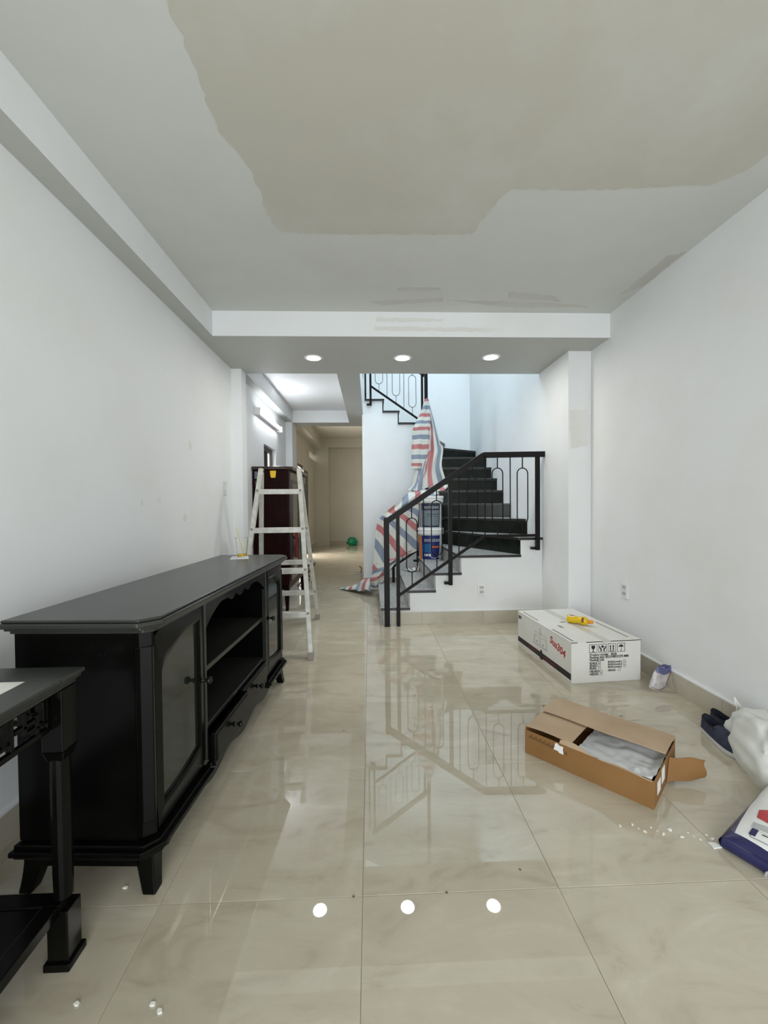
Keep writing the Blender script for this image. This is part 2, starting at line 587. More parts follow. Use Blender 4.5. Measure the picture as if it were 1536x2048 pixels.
# ---- ceiling, beams
ce = structure(Mesh().box(XL-.14, XR+.14, Y0-.12, YB0+.02, ZC, ZC+.15).build('ceiling', CEIL), 'grey primed ceiling with beige putty patches')
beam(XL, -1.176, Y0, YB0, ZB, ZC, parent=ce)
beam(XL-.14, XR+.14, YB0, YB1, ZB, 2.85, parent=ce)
Mesh().box(XL-.14, -.31, YB1, 6.45, ZC, 2.85).build('hall_ceiling', WALL, ce)
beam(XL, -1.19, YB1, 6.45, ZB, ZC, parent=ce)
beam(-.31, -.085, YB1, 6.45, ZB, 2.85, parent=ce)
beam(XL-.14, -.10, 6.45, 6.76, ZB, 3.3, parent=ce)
Mesh().box(XF-.12, -.10, 6.76, YF+.1, 3.09, 3.3).box(-.10, 2.0, YH+.12, YF+.1, 3.09, 3.3).build('back_ceiling', TANWALL, ce)
Mesh().box(XF, -1.36, 6.76, YF, 2.80, 3.09).build('beam', TANWALL, ce)
Mesh().box(XL-.14, -.085, 6.45, YH, 3.3, 3.32).box(XL-.14, -.085, YB1, 6.45, 2.85, 2.86).build('upper_floor', WALL, ce)
# roof over the stairwell with an opening added for the stairwell lamp, and the next flight that leaves the upper floor
ZR = 4.64
Mesh().box(XL-.14, -.15, 3.93, YH+.12, ZR, ZR+.12).box(1.65, XS+.3, 3.93, YH+.12, ZR, ZR+.12).box(-.15, 1.65, 3.93, 4.2, ZR, ZR+.12).box(-.15, 1.65, 6.0, YH+.12, ZR, ZR+.12).build('roof', CEIL, ce)
Mesh().prism([(-.75, 3.66), (.95, ZR), (.6, ZR), (-.75, 3.85)], 5.92, YH, 'y').build('upper_flight', CEIL, ce)


def ragged(pts, step=.03, amp=.012, closed=True, seed=0):
    rnd = random.Random(seed)
    out = []
    n = len(pts)
    for i in range(n if closed else n-1):
        a, b = Vector(pts[i][:2]), Vector(pts[(i+1) % n][:2])
        k = max(1, int((b-a).length/step))
        for q in range(k):
            p = a.lerp(b, q/k)
            out.append((p.x+rnd.uniform(-amp, amp), p.y+rnd.uniform(-amp, amp)))
    return out


poly = [(-.60, Y0+.05), (-.60, 1.0), (-.575, 1.30), (-.57, 1.46), (-.578, 1.54), (-.58, 1.66), (-.52, 1.79), (-.50, 1.95), (-.505, 2.12), (-.47, 2.255), (-.09, 2.262), (.575, 2.248),
        (.60, 2.14), (.635, 2.03), (.66, 1.955), (.69, 1.925), (1.10, 1.92), (1.62, 1.875), (1.69, 1.80), (1.72, 1.69), (1.86, 1.2), (1.86, Y0+.05)]
rp = ragged(poly, .025, .007, seed=3)
Mesh().prism(rp, ZC-.0012, ZC+.004).build('putty_patch', PUTTY, ce)
for q, pts in enumerate([[(.20, 2.80), (.50, 2.79), (.50, 2.84), (.20, 2.85)], [(.02, 3.0), (.53, 2.93), (.55, 2.99), (.1, 3.06)],
                         [(.55, 2.97), (1.35, 2.99), (1.70, 3.06), (1.1, 3.08)], [(.98, 2.84), (1.33, 2.90), (1.42, 2.98), (1.0, 2.93)],
                         [(1.80, 2.88), (1.80, 2.42), (1.88, 2.37), (1.885, 2.75)]]):
    Mesh().prism(ragged(pts, .03, .008, seed=q), ZC-.001, ZC+.004).build('putty_stroke', STROKE, ce)
for q, pts in enumerate([[(.06, 2.575), (.56, 2.585), (.60, 2.605), (.06, 2.612)], [(.05, 2.515), (.92, 2.505), (1.04, 2.52), (.95, 2.535), (.05, 2.545)]]):
    Mesh().prism(ragged(pts, .03, .005, seed=q+20), YB0-.001, YB0+.004, 'y').build('putty_stroke', BEAMSTROKE, ce)
Mesh().prism(ragged([(1.715, 1.97), (1.87, 1.97), (1.865, 1.66), (1.72, 1.64)], .04, .008, seed=31), 3.439, 3.445, 'y').build('putty_stroke', BEAMSTROKE, wr)
for q, (y, z, r) in enumerate([(2.55, 1.22, .022), (2.36, 1.20, .018), (3.0, 1.62, .03), (2.9, 1.1, .03)]):
    rnd = random.Random(q)
    pts = [(y+r*rnd.uniform(.6, 1.2)*math.cos(a/9*6.283), z+r*1.2*rnd.uniform(.6, 1.2)*math.sin(a/9*6.283)) for a in range(9)]
    Mesh().prism(pts, XL-.002, XL+.0007, 'x').build('smudge', BEAMSTROKE, wl)


# ---- skirting tiles
def skirting(name, p0, p1, h, n, parent_label, first=.6):
    """row of tile pieces along a wall foot; n = direction into the room"""
    p0, p1, n = Vector((*p0, 0)), Vector((*p1, 0)), Vector((*n, 0))
    d = (p1-p0); L = d.length; d.normalize()
    root = structure(Mesh().bar(p0+n*.003+Vector((0, 0, h/2)), p1+n*.003+Vector((0, 0, h/2)), .006, h-.004).build(name, GROUT), parent_label)
    s, e = 0, first
    while s < L-.005:
        e = min(e, L)
        a, b = p0+d*(s+.001)+n*.0075, p0+d*(e-.001)+n*.0075
        Mesh().bar(a+Vector((0, 0, h/2)), b+Vector((0, 0, h/2)), .012, h, m=0).build('skirting_tile', SKIRT, root)
        s, e = e, e+.6
    cap = Mesh().bar(p0+n*.007+Vector((0, 0, h+.004)), p1+n*.007+Vector((0, 0, h+.004)), .014, .008).build('paint_edge', WALL, root)
    return root


skirting('baseboard_right', (XR, Y0), (XR, 3.43), .115, (-1, 0), 'beige tile skirting along the right wall', .36)
skirting('baseboard_left', (XL, Y0), (XL, 3.91), .115, (1, 0), 'beige tile skirting along the left wall', .36)
skirting('baseboard_stairs', (.20, 3.98), (XS, 3.98), .122, (0, -1), 'beige tile skirting below the stairs', .30)
skirting('baseboard_far', (-1.18, YF), (1.2, YF), .12, (0, -1), 'brown tile skirting at the far wall')
skirting('baseboard_hall', (XF, 9.86), (XF, YF-.22), .12, (1, 0), 'tile skirting of the back room')
skirting('baseboard_partition', (-.095, 5.89), (.85, 5.89), .12, (0, -1), 'tile skirting of the stair partition')

# ---- window in the left wall and the far side door
win = structure(Mesh().box(XL-.11, XL-.05, W0, W0+.05, WZ0, WZ1).box(XL-.11, XL-.05, W1-.05, W1, WZ0, WZ1).box(XL-.11, XL-.05, W0+.05, W1-.05, WZ0, WZ0+.05)
                .box(XL-.11, XL-.05, W0+.05, W1-.05, WZ1-.06, WZ1).build('window_1', STEEL), 'small dark framed window above the wardrobe')
Mesh().box(XL-.12, XL-.04, W0+.30, W0+.35, WZ0+.05, WZ1-.06).build('mullion', STEEL, win)
Mesh().box(XL-.085, XL-.08, W0+.05, W0+.30, WZ0+.05, WZ1-.06).build('pane', PANE_DIM, win)
Mesh().box(XL-.085, XL-.08, W0+.35, W1-.05, WZ0+.05, WZ1-.06).build('pane', PANE, win)
dr = structure(Mesh().box(XF-.10, XF-.02, D0, D0+.06, 0, DZ).box(XF-.10, XF-.02, D1-.06, D1, 0, DZ).box(XF-.10, XF-.02, D0+.06, D1-.06, DZ-.07, DZ).build('door_1', STEEL), 'dark framed side door of the back room')
Mesh().box(XF-.02, XF+.02, D1-.06, D1+.58, .03, DZ-.1).build('door_leaf', STEEL, dr)
vent = structure(Mesh().box(XF-.12, XF+.005, 10.74, 10.80, 2.42, 2.62).box(XF-.12, XF+.005, 11.89, 11.95, 2.42, 2.62).box(XF-.12, XF+.005, 10.80, 11.89, 2.42, 2.44).box(XF-.12, XF+.005, 10.80, 11.89, 2.60, 2.62)
                 .build('window_2', TANWALL), 'bright pierced vent block high in the hall wall')
for k in range(4):
    y = 10.95+k*.24
    Mesh().bar((XF-.05, y, 2.44), (XF-.05, y+.06, 2.60), .03, .05, (1, 0, 0)).build('vent_bar', TANWALL, vent)
Mesh().box(XF-.12, XF-.115, 10.80, 11.89, 2.44, 2.60).build('pane', emitter('daylit_vent', (1.0, .93, .80), 1.1), vent)

# ================================================================== staircase
R = .168
FY, BY = 3.98, 5.25
PV = (.92, 5.14)
steps = [
    [(.125, FY), (.385, FY), (.385, BY), (.125, BY)],
    [(.385, FY), (.64, FY), (.64, BY), (.385, BY)],
    [(.64, FY), (.895, FY), (.895, BY), (.64, BY)],
    [(.895, FY), (1.485, FY), PV, (.895, BY)],
    [(1.485, FY), (XS, FY), (XS, 4.36), PV],
    [(XS, 4.36), (XS, 4.88), PV],
    [(XS, 4.88), (XS, 5.17), (.88, 5.17), PV],
    [(.88, 5.17), (XS, 5.17), (XS, 5.42), (.88, 5.42)],
    [(.88, 5.42), (XS, 5.42), (XS, 5.67), (.88, 5.67)],
    [(.88, 5.67), (XS, 5.67), (XS, 5.91), (.88, 5.91)],
    [(.88, 5.91), (XS, 5.91), (XS, 6.52), (.88, 5.99)],
    [(.88, 5.99), (XS, 6.52), (XS, YH), (1.25, YH)],
    [(.65, 5.89), (.88, 5.99), (1.25, YH), (.65, YH)],
    [(.415, 5.89), (.65, 5.89), (.65, YH), (.415, YH)],
    [(.195, 5.89), (.415, 5.89), (.415, YH), (.195, YH)],
    [(-.06, 5.89), (.195, 5.89), (.195, YH), (-.06, YH)],
]
riser_lines = [((.125, FY), (.125, BY)), ((.385, FY), (.385, BY)), ((.64, FY), (.64, BY)), ((.895, FY), (.895, BY)),
               ((1.485, FY), PV), ((XS, 4.36), PV), ((XS, 4.88), PV), ((XS, 5.17), (.88, 5.17)), ((XS, 5.42), (.88, 5.42)), ((XS, 5.67), (.88, 5.67)),
               ((XS, 5.91), (.88, 5.91)), ((XS, 6.52), (.88, 5.99)), ((1.25, YH), (.88, 5.99)), ((.65, YH), (.65, 5.89)), ((.415, YH), (.415, 5.89)), ((.195, YH), (.195, 5.89))]
stair = thing('staircase', 'winding staircase with grey granite treads and black risers', 'staircase', (0, 0, 0))
body = Mesh()
for k, pl in enumerate(steps):
    top = R*(k+1)-.026
    z0 = 0 if k < 11 else max(0, top-.32)
    if k >= 12:
        pl = [(p[0], max(p[1], 6.0)) for p in pl]
    body.prism(pl, z0, top)
body.build('white_stringer', WALL, stair)
# partition under the upper flight
part = Mesh()
part.prism([(-.097, 0), (.87, 0), (.87, R*13-.03), (.65, R*13-.03), (.65, R*14-.03), (.415, R*14-.03), (.415, R*15-.03), (.195, R*15-.03), (.195, R*16-.03), (-.084, R*16-.03), (-.084, ZB), (-.097, ZB)], 5.89, 6.0, 'y')
structure(part.build('wall_partition', WALL), 'white partition wall under the upper stair flight')
for k, pl in enumerate(steps):
    top = R*(k+1)
    a, b = [Vector((*p, 0)) for p in riser_lines[k]]
    d = (b-a).normalized()
    nrm = Vector((-d.y, d.x, 0))
    cen = sum((Vector((*p, 0)) for p in pl), Vector())/len(pl)
    if nrm.dot(cen-a) > 0:
        nrm = -nrm                       # out of the step, towards who climbs
    # tread with nosing
    def on_line(p):
        q = Vector((*p, 0))-a
        return abs(q.dot(nrm)) < .004
    out = []
    for p in pl:
        q = Vector((*p, 0))
        if on_line(p) and (q-Vector((*PV, 0))).length > .01:
            q = q+nrm*.028
        if abs(p[1]-FY) < 1e-4:
            q.y = FY-.022
        if k >= 13 and abs(p[1]-5.89) < 1e-4:
            q.y = 5.868
        out.append((q.x, q.y))
    tr = Mesh().prism(out, top-.026, top)
    tm = tr.build('tread', [GRANITE, GRANITE_E], stair, bevel=.003)
    for p in tm.data.polygons:
        if abs(p.normal.z) < .5:
            p.material_index = 1
    z0 = top-R if k else 0
    aa, bb = a+nrm*.008, b+nrm*.008
    if k < 4:
        aa = aa+d*.0
    Mesh().bar(aa+Vector((0, 0, (z0+top-.026)/2)), bb+Vector((0, 0, (z0+top-.026)/2)), .016, top-.026-z0).build('riser', GRANITE_D if k > 3 else GRANITE, stair)


# ---- railings
def pill(cx, z0, z1, hw, y, r, n=7):
    """long closed loop of bent rod"""
    pts = []
    for i in range(n+1):
        t = math.pi*i/n
        pts.append((cx+hw*math.cos(t), y, z1-hw+hw*math.sin(t)))
    for i in range(n+1):
        t = math.pi+math.pi*i/n
        pts.append((cx+hw*math.cos(t), y, z0+hw+hw*math.sin(t)))
    return pts


RY = 3.925
def railing(y, label, hand, low, posts, bars, pills, dark=IRON, hw=.052, rod=.0055, newel=None):
    root = thing('stair_railing', label, 'railing', (hand[0][0], y, 0))
    def P(m, name):
        o = m.build(name, dark, root, bevel=0)
        o.matrix_parent_inverse = Matrix.Translation((-hand[0][0], -y, 0))
        return o
    def zat(line, x):
        for (xa, za), (xb, zb) in zip(line, line[1:]):
            if xa <= x <= xb:
                return za+(zb-za)*(x-xa)/(xb-xa)
        return line[-1][1]
    h = Mesh()
    for (xa, za), (xb, zb) in zip(hand, hand[1:]):
        h.bar((xa, y, za), (xb, y, zb), .045, .052)
    P(h, 'handrail')
    l = Mesh()
    for (xa, za), (xb, zb) in zip(low, low[1:]):
        l.bar((xa, y, za), (xb, y, zb), .022, .026)
    P(l, 'lower_rail')
    if newel:
        P(Mesh().box(newel[0]-newel[1]/2, newel[0]+newel[1]/2, y-.025, y+.025, newel[2], newel[3]), 'newel_post')
    for (x, w, z0) in posts:
        o = P(Mesh().box(x-w/2, x+w/2, y-.017, y+.017, z0, zat(hand, x)-.01), 'post')
        if z0 > .2:
            P(Mesh().box(x-.055, x-w/2+.003, y, y+.05, z0+.005, z0+.028), 'fixing_bracket')
    for x in bars:
        P(Mesh().tube([(x, y, zat(low, x)), (x, y, zat(hand, x)-.02)], rod, 6), 'baluster_rod')
    for (x, z0, z1) in pills:
        m = Mesh().tube(pill(x, z0, z1, hw, y, rod), rod, 6, closed=True)
        m.tube([(x, y, zat(low, x)), (x, y, z0)], rod, 6, cap=True)
        m.tube([(x, y, z1), (x, y, zat(hand, x)-.02)], rod, 6, cap=True)
        P(m, 'baluster_loop')
    return root


def X(px):
    return at(px, 1000, 'y', RY).x


def Z(px, py):
    return at(px, py, 'y', RY).z


railing(RY, 'black iron stair railing with looped rods in front of the paint buckets',
        [(X(770), 1.005), (X(967), 1.645), (X(1105), 1.652)],
        [(X(797), .300), (X(970), .862), (X(1075), .862)],
        [(X(795), .034, 0), (X(900), .036, Z(900, 1170)), (X(1075), .036, Z(1075, 1100))],
        [X(847), X(917.5), X(970), X(1020.5)],
        [(X(823), Z(823, 1144), Z(823, 1036)), (X(873), Z(873, 1111), Z(873, 1001)), (X(944.5), Z(944, 1063), Z(944, 955)), (X(995), Z(995, 1048), Z(995, 936)), (X(1045), Z(1045, 1047), Z(1045, 936))],
        newel=(X(772.3), .052, 0, 1.05))
railing(5.30, 'black iron railing on the far side of the lower flight under the tarpaulin',
        [(.195, .955), (.66, 1.265)], [(.21, .305), (.63, .585)], [(.30, .034, 0), (.62, .034, .42)], [.42, .53], [], newel=(.205, .052, 0, .985))


def XU(px):
    return at(px, 780, 'y', 5.865).x


def ZU(px, py):
    return at(px, py, 'y', 5.865).z


railing(5.865, 'black iron railing of the upper flight seen under the ceiling beam',
        [(XU(735), 3.58), (XU(741), 3.58), (XU(850), 3.02)], [(XU(741), ZU(741, 772)), (XU(846), ZU(846, 845))],
        [(XU(741), .030, ZU(741, 811)), (XU(844), .030, 2.22)], [XU(774), XU(807.5)],
        [(XU(758), ZU(758, 768), 3.36), (XU(792), ZU(792, 791.5), 3.19), (XU(824.5), ZU(824, 814.7), 3.02)], hw=.053, rod=.004)
m = Mesh().box(-.058, -.034, 5.93, 5.955, R*16, 3.6)
m.bar((-.046, 5.94, 2.80), (-.046, 5.88, 2.80), .024, .03).bar((-.046, 5.94, 3.08), (-.046, 5.88, 3.08), .03, .03)
tag(m.build('landing_post', IRON), 'thin black post at the head of the upper stair flight', 'post')
tag(Mesh().box(.742, .784, 5.42, 5.462, 0, 3.9).build('newel_post', IRON), 'tall black post rising out of the top of the striped tarpaulin', 'post')

# ================================================================== tarpaulin
def lerp_list(pts, t):
    n = len(pts)-1
    f = min(max(t, 0), 1)*n
    i = min(int(f), n-1)
    a, b = Vector(pts[i]), Vector(pts[i+1])
    return a.lerp(b, f-i)


def smooth_list(pts, t):
    """Catmull-Rom through points"""
    n = len(pts)-1
    f = min(max(t, 0), 1)*n
    i = min(int(f), n-1); u = f-i
    p = [Vector(pts[max(0, min(n, k))]) for k in (i-1, i, i+1, i+2)]
    return .5*((2*p[1])+(-p[0]+p[2])*u+(2*p[0]-5*p[1]+4*p[2]-p[3])*u*u+(-p[0]+3*p[1]-3*p[2]+p[3])*u**3)


tarp = thing('tarpaulin', 'red and blue striped white tarpaulin tied to the black post', 'tarpaulin', (.5, 5.3, 0))
TI = Matrix.Translation((-.5, -5.3, 0))


def cloth(name, L, Rt, mat, nu=28, nv=36, amp=.02, waves=3, bulge=.04, seed=0, width=.4, length=1.0, phase=0, taper=True):
    def fn(s, t):
        a, b = smooth_list(L, t), smooth_list(Rt, t)
        p = a.lerp(b, s)
        k = (.35+.65*t) if taper else 1
        w = math.sin(s*waves*2*math.pi+phase+1.3*math.sin(t*3+seed))*amp*k
        nz = noise.noise(Vector((s*4+seed, t*6, seed)))*amp*1.1
        p.y += w-bulge*math.sin(math.pi*s)+nz
        p.z += noise.noise(Vector((s*3, t*5+9, seed)))*amp*.5
        p.x += noise.noise(Vector((s*3+5, t*6, seed)))*amp*.5
        return p
    m = Mesh().grid(fn, nu, nv, 0, lambda s, t: (s*width, t*length))
    o = m.build(name, mat, tarp, smooth=True, solid=.003)
    o.matrix_parent_inverse = TI
    return o


def T(px, py, y):
    return at(px, py, 'y', y)


cloth('hanging_fold', [T(849, 798, 5.40), T(843, 820, 5.40), T(833, 842, 5.40), T(825, 862, 5.40), T(823.5, 890, 5.40), T(823, 920, 5.40), T(822, 938, 5.40)],
      [T(857, 798, 5.39), T(860, 820, 5.39), T(861, 842, 5.38), T(860, 862, 5.38), T(858, 890, 5.38), T(852, 920, 5.38), T(846, 938, 5.38)], STRIPE_H, amp=.012, waves=2, bulge=.03, seed=1, width=.24, length=.93)
cloth('hanging_fold', [T(850, 798, 5.42), T(850, 830, 5.43), T(850, 860, 5.44), T(846, 895, 5.43), T(836, 935, 5.40), T(829, 962, 5.38), T(823, 985, 5.36)],
      [T(857, 798, 5.42), T(866, 830, 5.42), T(874, 860, 5.42), T(880, 885, 5.42), T(886, 896, 5.40), T(883, 932, 5.38), T(892, 965, 5.36)], STRIPE_V, amp=.022, waves=2.5, bulge=.02, seed=4, width=.42, length=1.2, phase=1.0)
cloth('hanging_fold', [T(829, 938, 5.41), T(828, 955, 5.41), T(824, 972, 5.40), T(815, 980, 5.38)],
      [T(862, 900, 5.39), T(856, 930, 5.37), T(845, 960, 5.36), T(836, 982, 5.34)], STRIPE_V, nv=16, amp=.014, waves=1.5, bulge=.02, seed=6, width=.26, length=.3)
# draped over the far railing, hanging down to its lower rail
cloth('draped_fold', [T(836, 983, 5.42), T(818, 985, 5.33), T(795, 1005, 5.27), T(770, 1026, 5.27), T(756, 1040, 5.27), T(752, 1060, 5.26), T(749, 1095, 5.25), T(745, 1143, 5.24)],
      [T(900, 968, 5.36), T(890, 980, 5.30), T(870, 990, 5.23), T(848, 1003, 5.22), T(838, 1015, 5.22), T(836, 1040, 5.22), T(836, 1070, 5.22), T(836, 1100, 5.22)], STRIPE_D, nu=34, nv=44, amp=.016, waves=3, bulge=.02, seed=9, width=.55, length=.95, taper=False)
cloth('gathered_fold', [T(745, 1132, 5.24), T(744, 1146, 5.24), T(740, 1162, 5.24), T(745, 1176, 5.26)],
      [T(834, 1096, 5.21), T(800, 1118, 5.20), T(775, 1145, 5.20), T(762, 1172, 5.22)], STRIPE_H, nu=26, nv=16, amp=.03, waves=1.5, bulge=.03, seed=12, width=.5, length=.35, taper=False)


def trail(s, t):
    a = Vector((-.43, 5.80, .004)).lerp(Vector((.10, 5.30, .03)), s)
    b = Vector((-.40, 5.60, .002)).lerp(Vector((.10, 5.42, .02)), s)
    w = .42*s+.05
    p = Vector((-.43, 5.72, 0)).lerp(Vector((.06, 5.40, 0)), s)+Vector((.30, 1, 0)).normalized()*(t-.5)*w
    h = .01+.25*(s**1.5)*math.sin(math.pi*min(max(t*.85+.1, 0), 1))+.018*math.sin(s*17+t*5)*s+.02*noise.noise(Vector((s*6, t*5, 2)))*(s+.2)
    p.z = max(.004, h)
    return p


o = Mesh().grid(trail, 26, 22, 0, lambda s, t: (s*.62, t*.4)).build('trailing_end', STRIPE_V, tarp, smooth=True, solid=.003)
o.matrix_parent_inverse = TI
cloth('step_fold', [(.43, 5.16, .350), (.45, 5.10, .352), (.50, 5.02, .345)], [(.60, 5.20, .345), (.61, 5.13, .40), (.60, 5.05, .345)], STRIPE_V, nu=14, nv=8, amp=.012, waves=1.5, bulge=.0, seed=15, width=.3, length=.2, taper=False)

# ================================================================== paint buckets
def bucket(x, y, z, h, label, kind):
    b = thing('paint_bucket', label, 'bucket', (x, y, z), 0, 'stacked paint buckets on the stairs')
    r0, r1 = .128, .146
    def rad(t):
        return r0+(r1-r0)*t/h
    Mesh().lathe([(r0-.006, 0), (r0, .006), (rad(h-.06), h-.06), (rad(h-.06)+.006, h-.055), (rad(h-.05)+.006, h-.035), (rad(h-.03), h-.03)], n=40).build('body', BK_WHITE, b, smooth=True)
    Mesh().lathe([(r1+.004, h-.075), (r1+.008, h-.07), (r1+.008, h-.045), (r1+.004, h-.042), (r1+.004, h-.03), (r1+.010, h-.027), (r1+.010, h-.006), (r1+.006, h), (r1-.01, h), (r1-.014, h-.006), (.01, h-.006)], n=40).build('lid', BK_WHITE, b, smooth=True)
    m = Mesh()
    m.tube([(math.cos(a)*(r1+.014), math.sin(a)*(r1+.014), h-.08-.05*math.sin(math.pi*(i/14))) for i, a in enumerate([math.radians(-150+i*10) for i in range(15)])], .003, 6) if kind == 'none' else None
    A = lambda deg: math.radians(deg)
    def patch(a0, a1, z0, z1, mat, name='label_panel', off=.0012, n=12):
        Mesh().lathe([(rad(z0)+off, z0), (rad(z1)+off, z1)], n=n, a0=A(a0), a1=A(a1), cap=False).build(name, mat, b, smooth=True)
    view = -99          # direction towards the room
    zl0, zl1 = .014, h-.085
    def wrap(co, zc, a_c, off=.0024):
        a = A(a_c)+co.x/(rad(zc)+off)
        r = rad(zc+co.y)+off
        return Vector((r*math.cos(a), r*math.sin(a), zc+co.y))
    if kind == 'blue':
        patch(view-96, view-52, zl0, zl1, BK_ORANGE)
        patch(view-49, view+50, zl0, zl1, BK_BLUE)
        patch(view-44, view+2, .10, .20, BK_SKY, off=.002)
        patch(view+6, view+44, .155, .175, BK_ORANGE, 'printed_band', .002)
        for k in range(3):
            patch(view-40+k*15, view-29+k*15, .055, .08, BK_WHITE, 'printed_mark', .002, 4)
        m = Mesh()
        m.tube([wrap(Vector((.075*math.cos(t), .075*math.sin(t)+.0, 0)), .105, view+22, .003) for t in [math.radians(-170+16*i) for i in range(11)]], .0025, 6)
        m.build('printed_arc', BK_WHITE, b, smooth=True)
        text('sonatex', .066, BK_WHITE, b, None, warp=lambda co: wrap(co, .228, view-32), bold=.0012, sx=.95)
    else:
        patch(view-96, view-60, zl0, zl1, BK_SLATE)
        patch(view-52, view+52, zl0, zl1, BK_NIGHT)
        patch(view-46, view+46, zl0+.02, .215, BK_GREY, off=.002)
        patch(view-20, view+42, .165, .172, BK_NIGHT, 'printed_line', .003)
        patch(view-18, view+40, .14, .144, BK_NIGHT, 'printed_line', .003)
        text('sonatex', .058, BK_WHITE, b, None, warp=lambda co: wrap(co, .236, view-32), bold=.0008, sx=1.0)
    return b


bucket(.735, 4.93, 3*R, .385, 'blue and orange labelled white paint bucket standing on the stairs', 'blue')
bucket(.738, 4.935, 3*R+.383, .385, 'grey labelled white paint bucket stacked on the blue one', 'grey')

# ================================================================== downlights and tube lamp
LAMP = emitter('downlight_glow', (1.0, .985, .95), 14)
dl_names = ['round ceiling downlight nearest the left wall', 'middle round ceiling downlight above the stair foot', 'round ceiling downlight nearest the right wall']
for k, (x, y) in enumerate([(-.479, 3.62), (.302, 3.615), (1.08, 3.59)]):
    d = thing('downlight', dl_names[k], 'light', (x, y, ZB), 0, 'downlights in the cross beam')
    Mesh().lathe([(.062, -.004), (.078, -.004), (.082, 0), (.062, 0), (.062, -.004)], n=32, cap=False).build('trim_ring', PLASTIC, d, smooth=True)
    Mesh().lathe([(.001, -.002), (.062, -.002)], n=32, cap=False).build('lens', LAMP, d)
    l = bpy.data.lights.new('downlight_lamp', 'AREA'); l.shape = 'DISK'; l.size = .11; l.energy = 4.0; l.color = (1, .97, .91)
    lo = bpy.data.objects.new('downlight_lamp', l); COL.objects.link(lo); lo.parent = d; lo.location = (0, 0, -.012)
tb = thing('tube_lamp', 'lit white fluorescent tube lamp high on the hall wall', 'light', (XL, 4.66, 2.22))
Mesh().box(0, .045, 0, 1.13, 0, .055).box(0, .075, -.012, .0, -.02, .06).box(0, .075, 1.13, 1.142, -.02, .06).build('fitting', PLASTIC, tb, bevel=.003)
Mesh().tube([(.062, .01, .025), (.062, 1.12, .025)], .014, 12).build('tube', emitter('tube_glow', (.90, .95, 1.0), 22), tb, smooth=True)
l = bpy.data.lights.new('tube_lamp_light', 'AREA'); l.shape = 'RECTANGLE'; l.size = .04; l.size_y = 1.1; l.energy = 5.0; l.color = (.88, .94, 1.0)
lo = bpy.data.objects.new('tube_lamp_light', l); COL.objects.link(lo); lo.parent = tb; lo.location = (.082, .56, .03)
lo.rotation_euler = Vector((1, 0, -.15)).to_track_quat('-Z', 'Y').to_euler()

# ---- switch and sockets
sw = thing('light_switch', 'small white light switch plate on the left wall', 'switch', (XL, 3.69, 1.275))
Mesh().box(0, .008, -.036, .036, 0, .12).build('plate', PLASTIC_G, sw, bevel=.002)
Mesh().box(.008, .013, -.012, .012, .035, .085).build('rocker', PLASTIC, sw, bevel=.002)


def socket(name_label, loc, rz):
    s = thing('wall_socket', name_label, 'socket', loc, rz)
    Mesh().box(-.036, .036, -.008, 0, 0, .118).build('plate', PLASTIC, s, bevel=.002)
    for z in (.018, .064):
        f = Mesh().box(-.024, .024, -.011, -.008, z, z+.036).build('outlet', PLASTIC_G, s, bevel=.001)
        for dx in (-.009, .009):
            Mesh().box(dx-.0025, dx+.0025, -.0118, -.0108, z+.011, z+.026).build('slot', DARK, f)
    return s


socket('white double socket on the white wall below the stairs', (1.092, FY-.0005, .27), 0)
socket('white double socket low on the right wall behind the white box', (XR, 2.965, .463), math.radians(-90))

# ================================================================== black sideboard
TVX, TVY = -.668, 1.245
tv = thing('sideboard', 'long black lacquered sideboard with glass doors along the left wall', 'sideboard', (TVX, TVY, 0), -math.radians(3.0))
TL, TD = 1.50, .41                    # length, depth;  local: x = -depth (front at 0), y = along, z up
def chamfered(o=0, c=.02):
    """plan outline, front corners cut, grown by o"""
    return [(-TD-o*.4, -o), (-c, -o), (o, c), (o, TL-c), (-c, TL+o), (-TD-o*.4, TL+o)]


top = Mesh()
for oa, ob, z0, z1 in ((.012, .012, .800, .812), (.026, .026, .812, .822), (.040, .040, .822, .838), (.033, .033, .838, .847)):
    top.prism(chamfered(oa, .012), z0, z1)
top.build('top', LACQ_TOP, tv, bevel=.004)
car = Mesh()
car.box(-TD, -.045, 0, .018, .165, .80)                 # near end panel
car.box(-TD, -.045, TL-.018, TL, .165, .80)             # far end panel
car.box(-TD, -TD+.012, .018, TL-.018, .165, .80)        # back
car.box(-TD+.012, -.022, .355, .373, .165, .80).box(-TD+.012, -.022, TL-.373, TL-.355, .165, .80)   # dividers
car.box(-TD+.012, -.02, .018, TL-.018, .165, .183)      # bottom board
car.box(-TD+.012, -.02, .018, TL-.018, .785, .80)
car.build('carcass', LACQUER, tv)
for y in (0, TL):                                       # canted corner posts
    s_ = 1 if y == 0 else -1
    p = Mesh()
    for o_ in (0, .009):
        p.prism([(-.045+o_*.3, y-s_*o_*.3), (-.030+o_*.4, y-s_*o_*.2), (0+o_*.3, y+s_*(.020-o_*.8)), (0, y+s_*.027), (-.045, y+s_*.027)], .172+o_*5, .80-o_*5)
    p.build('corner_post', LACQUER, tv, bevel=.003)
Mesh().box(-TD+.014, -.018, .374, TL-.374, .512, .534).build('shelf', LACQ_TOP, tv, bevel=.003)
Mesh().box(-TD+.014, -.012, .374, TL-.374, .285, .304).build('shelf', LACQ_TOP, tv, bevel=.003)
